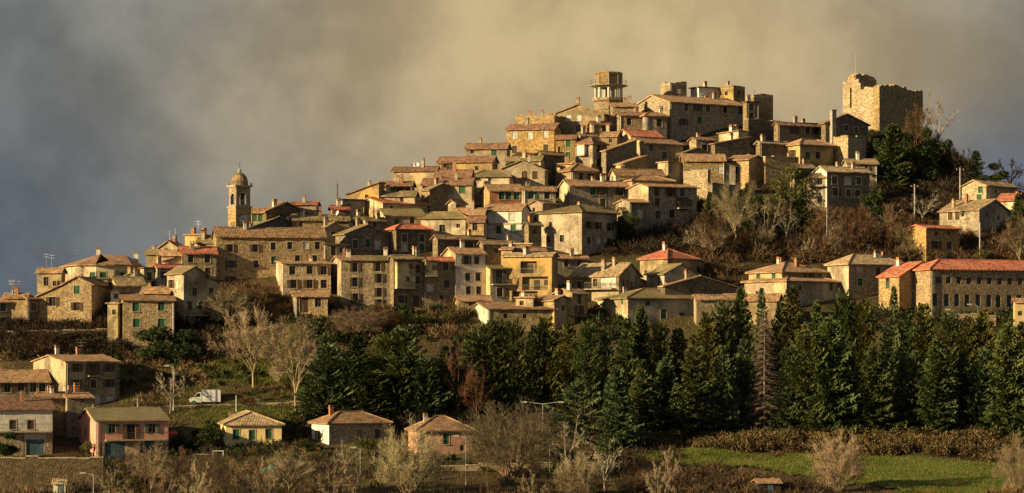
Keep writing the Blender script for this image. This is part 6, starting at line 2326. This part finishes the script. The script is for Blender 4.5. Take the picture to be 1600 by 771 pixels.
def pole(px, top, base, label, r=.12, bars=1):
    p = ground(px, base)
    h = (HZ - top) / F * p.y - p.z
    root = empty('utility_pole', p)
    tag(root, label, 'utility pole', 'utility poles')
    m = MB()
    m.tube((0, 0, -.5), (0, 0, h), r, r * .7, 'pole', 7)
    m.build('shaft', root)
    if bars:
        m = MB()
        m.box(-.7, .7, -.05, .05, h - .5, h - .4, 'wood_dark')
        b_ = m.build('crossarm', root)
        for x in (-.6, 0, .6):
            m = MB()
            m.lathe([(.05, h - .4), (.06, h - .3), (.03, h - .22)], 6, 'sh_white', x, 0)
            m.build('insulator', b_)


pole(1429, 288, 352, 'pale utility pole beside the pollarded tree on the dark bank')
pole(1500, 262, 318, 'utility pole on the skyline left of the pale stone house')
pole(1531, 348, 400, 'tall pale pole in front of the dark gable of the barn like house', .13, 0)
pole(369, 618, 662, 'grey pole behind the roof of the yellow bungalow', .1, 0)
pole(215, 622, 660, 'pole with white fittings behind the mossy roof of the pink house', .09)
pole(1292, 318, 392, 'thin pole among the brown trees under the tall dark house', .08, 0)


def mast():
    h = HOUSES['C5']
    p = at(527, 318, h.Y + 9)
    zb = float(terr(p.x, p.y))
    root = empty('radio_mast', (p.x, p.y, zb))
    tag(root, 'slim dark radio mast rising above the patchy red and mossy roof', 'mast')
    m = MB()
    top = (HZ - 287) / F * p.y - zb
    mid = (HZ - 312) / F * p.y - zb
    m.tube((0, 0, -.5), (0, 0, mid), .22, .2, 'rail', 6)
    m.tube((0, 0, mid), (0, 0, top), .16, .12, 'rail', 6)
    m.build('shaft', root)
    m = MB()
    m.tube((0, 0, top), (0, 0, top + .9), .04, .02, 'metal', 4)
    m.build('tip_rod', root)


mast()


def shed(px, py, label, w=2.6, d=2.2, h=2.0, wall='wood_dark', rm='tanroof', rz=.2):
    p = ground(px, py)
    root = empty('garden_shed', p, rz)
    tag(root, label, 'shed')
    m = MB()
    m.box(-w / 2, w / 2, -d / 2, d / 2, -1.5, h, wall)
    m.build('wall', root)
    m = MB()
    roof_gable(m, w, d, h + .003, .35, rm, 'x', .25, .1, .2)
    m.build('roof', root)
    m = MB()
    m.box(-.2, .5, -d / 2 - .05, -d / 2 - .002, 0, 1.6, 'garage')
    m.build('door', root)


shed(1198, 777, 'small dark hut with a reddish brown roof at the bottom under the green field', 3.0, 2.4, 1.7, rm='terra')
shed(94, 774, 'tiny pale utility hut at the bottom left before the long retaining wall', 1.5, 1.2, 1.3, 'concrete_white', 'tanroof', 0)


def furniture():
    p = ground(424, 738)
    root = empty('tarpaulin_heap', p)
    tag(root, 'green tarpaulin draped over a heap in the allotment below the yellow bungalow', 'tarpaulin')
    r = random.Random(8)
    m = MB()
    N, M_ = 10, 5
    ring = []
    for j in range(M_ + 1):
        f = j / M_
        row = []
        for i in range(N):
            a_ = 2 * math.pi * i / N
            rr = (1.25 * (1 - f ** 2) ** .5 + .02) * (1 + r.uniform(-.15, .15))
            row.append((rr * math.cos(a_), rr * math.sin(a_) * .7, -.3 + f * 1.3 + r.uniform(-.08, .08)))
        ring.append(row)
    for j in range(M_):
        for i in range(N):
            m.face([ring[j][i], ring[j][(i + 1) % N], ring[j + 1][(i + 1) % N], ring[j + 1][i]], 'green_cloth')
    m.build('cover', root)
    p = ground(270, 700)
    root = empty('parasol', p)
    tag(root, 'red folded out parasol beside the right corner of the pink house', 'parasol')
    m = MB()
    m.tube((0, 0, -.2), (0, 0, 2.3), .03, .025, 'wood_dark', 5)
    m.build('pole', root)
    m = MB()
    for i in range(8):
        a0, a1 = 2 * math.pi * i / 8, 2 * math.pi * (i + 1) / 8
        m.face([(0, 0, 2.4), (1.3 * math.cos(a0), 1.3 * math.sin(a0), 1.85), (1.3 * math.cos(a1), 1.3 * math.sin(a1), 1.85)], 'red_paint')
        m.face([(1.3 * math.cos(a0), 1.3 * math.sin(a0), 1.85), (1.3 * math.cos(a0), 1.3 * math.sin(a0), 1.65), (1.3 * math.cos(a1), 1.3 * math.sin(a1), 1.65), (1.3 * math.cos(a1), 1.3 * math.sin(a1), 1.85)], 'red_paint')
    m.build('canopy', root)
    p = ground(341, 713)
    root = empty('garden_table', p)
    tag(root, 'white garden table on the terrace left of the yellow bungalow hedge', 'table')
    m = MB()
    m.box(-.8, .8, -.45, .45, .7, .76, 'white_paint')
    m.build('tabletop', root)
    for x in (-.7, .7):
        for y in (-.36, .36):
            m = MB()
            m.box(x - .04, x + .04, y - .04, y + .04, -.3, .697, 'white_paint')
            m.build('leg', root)


furniture()
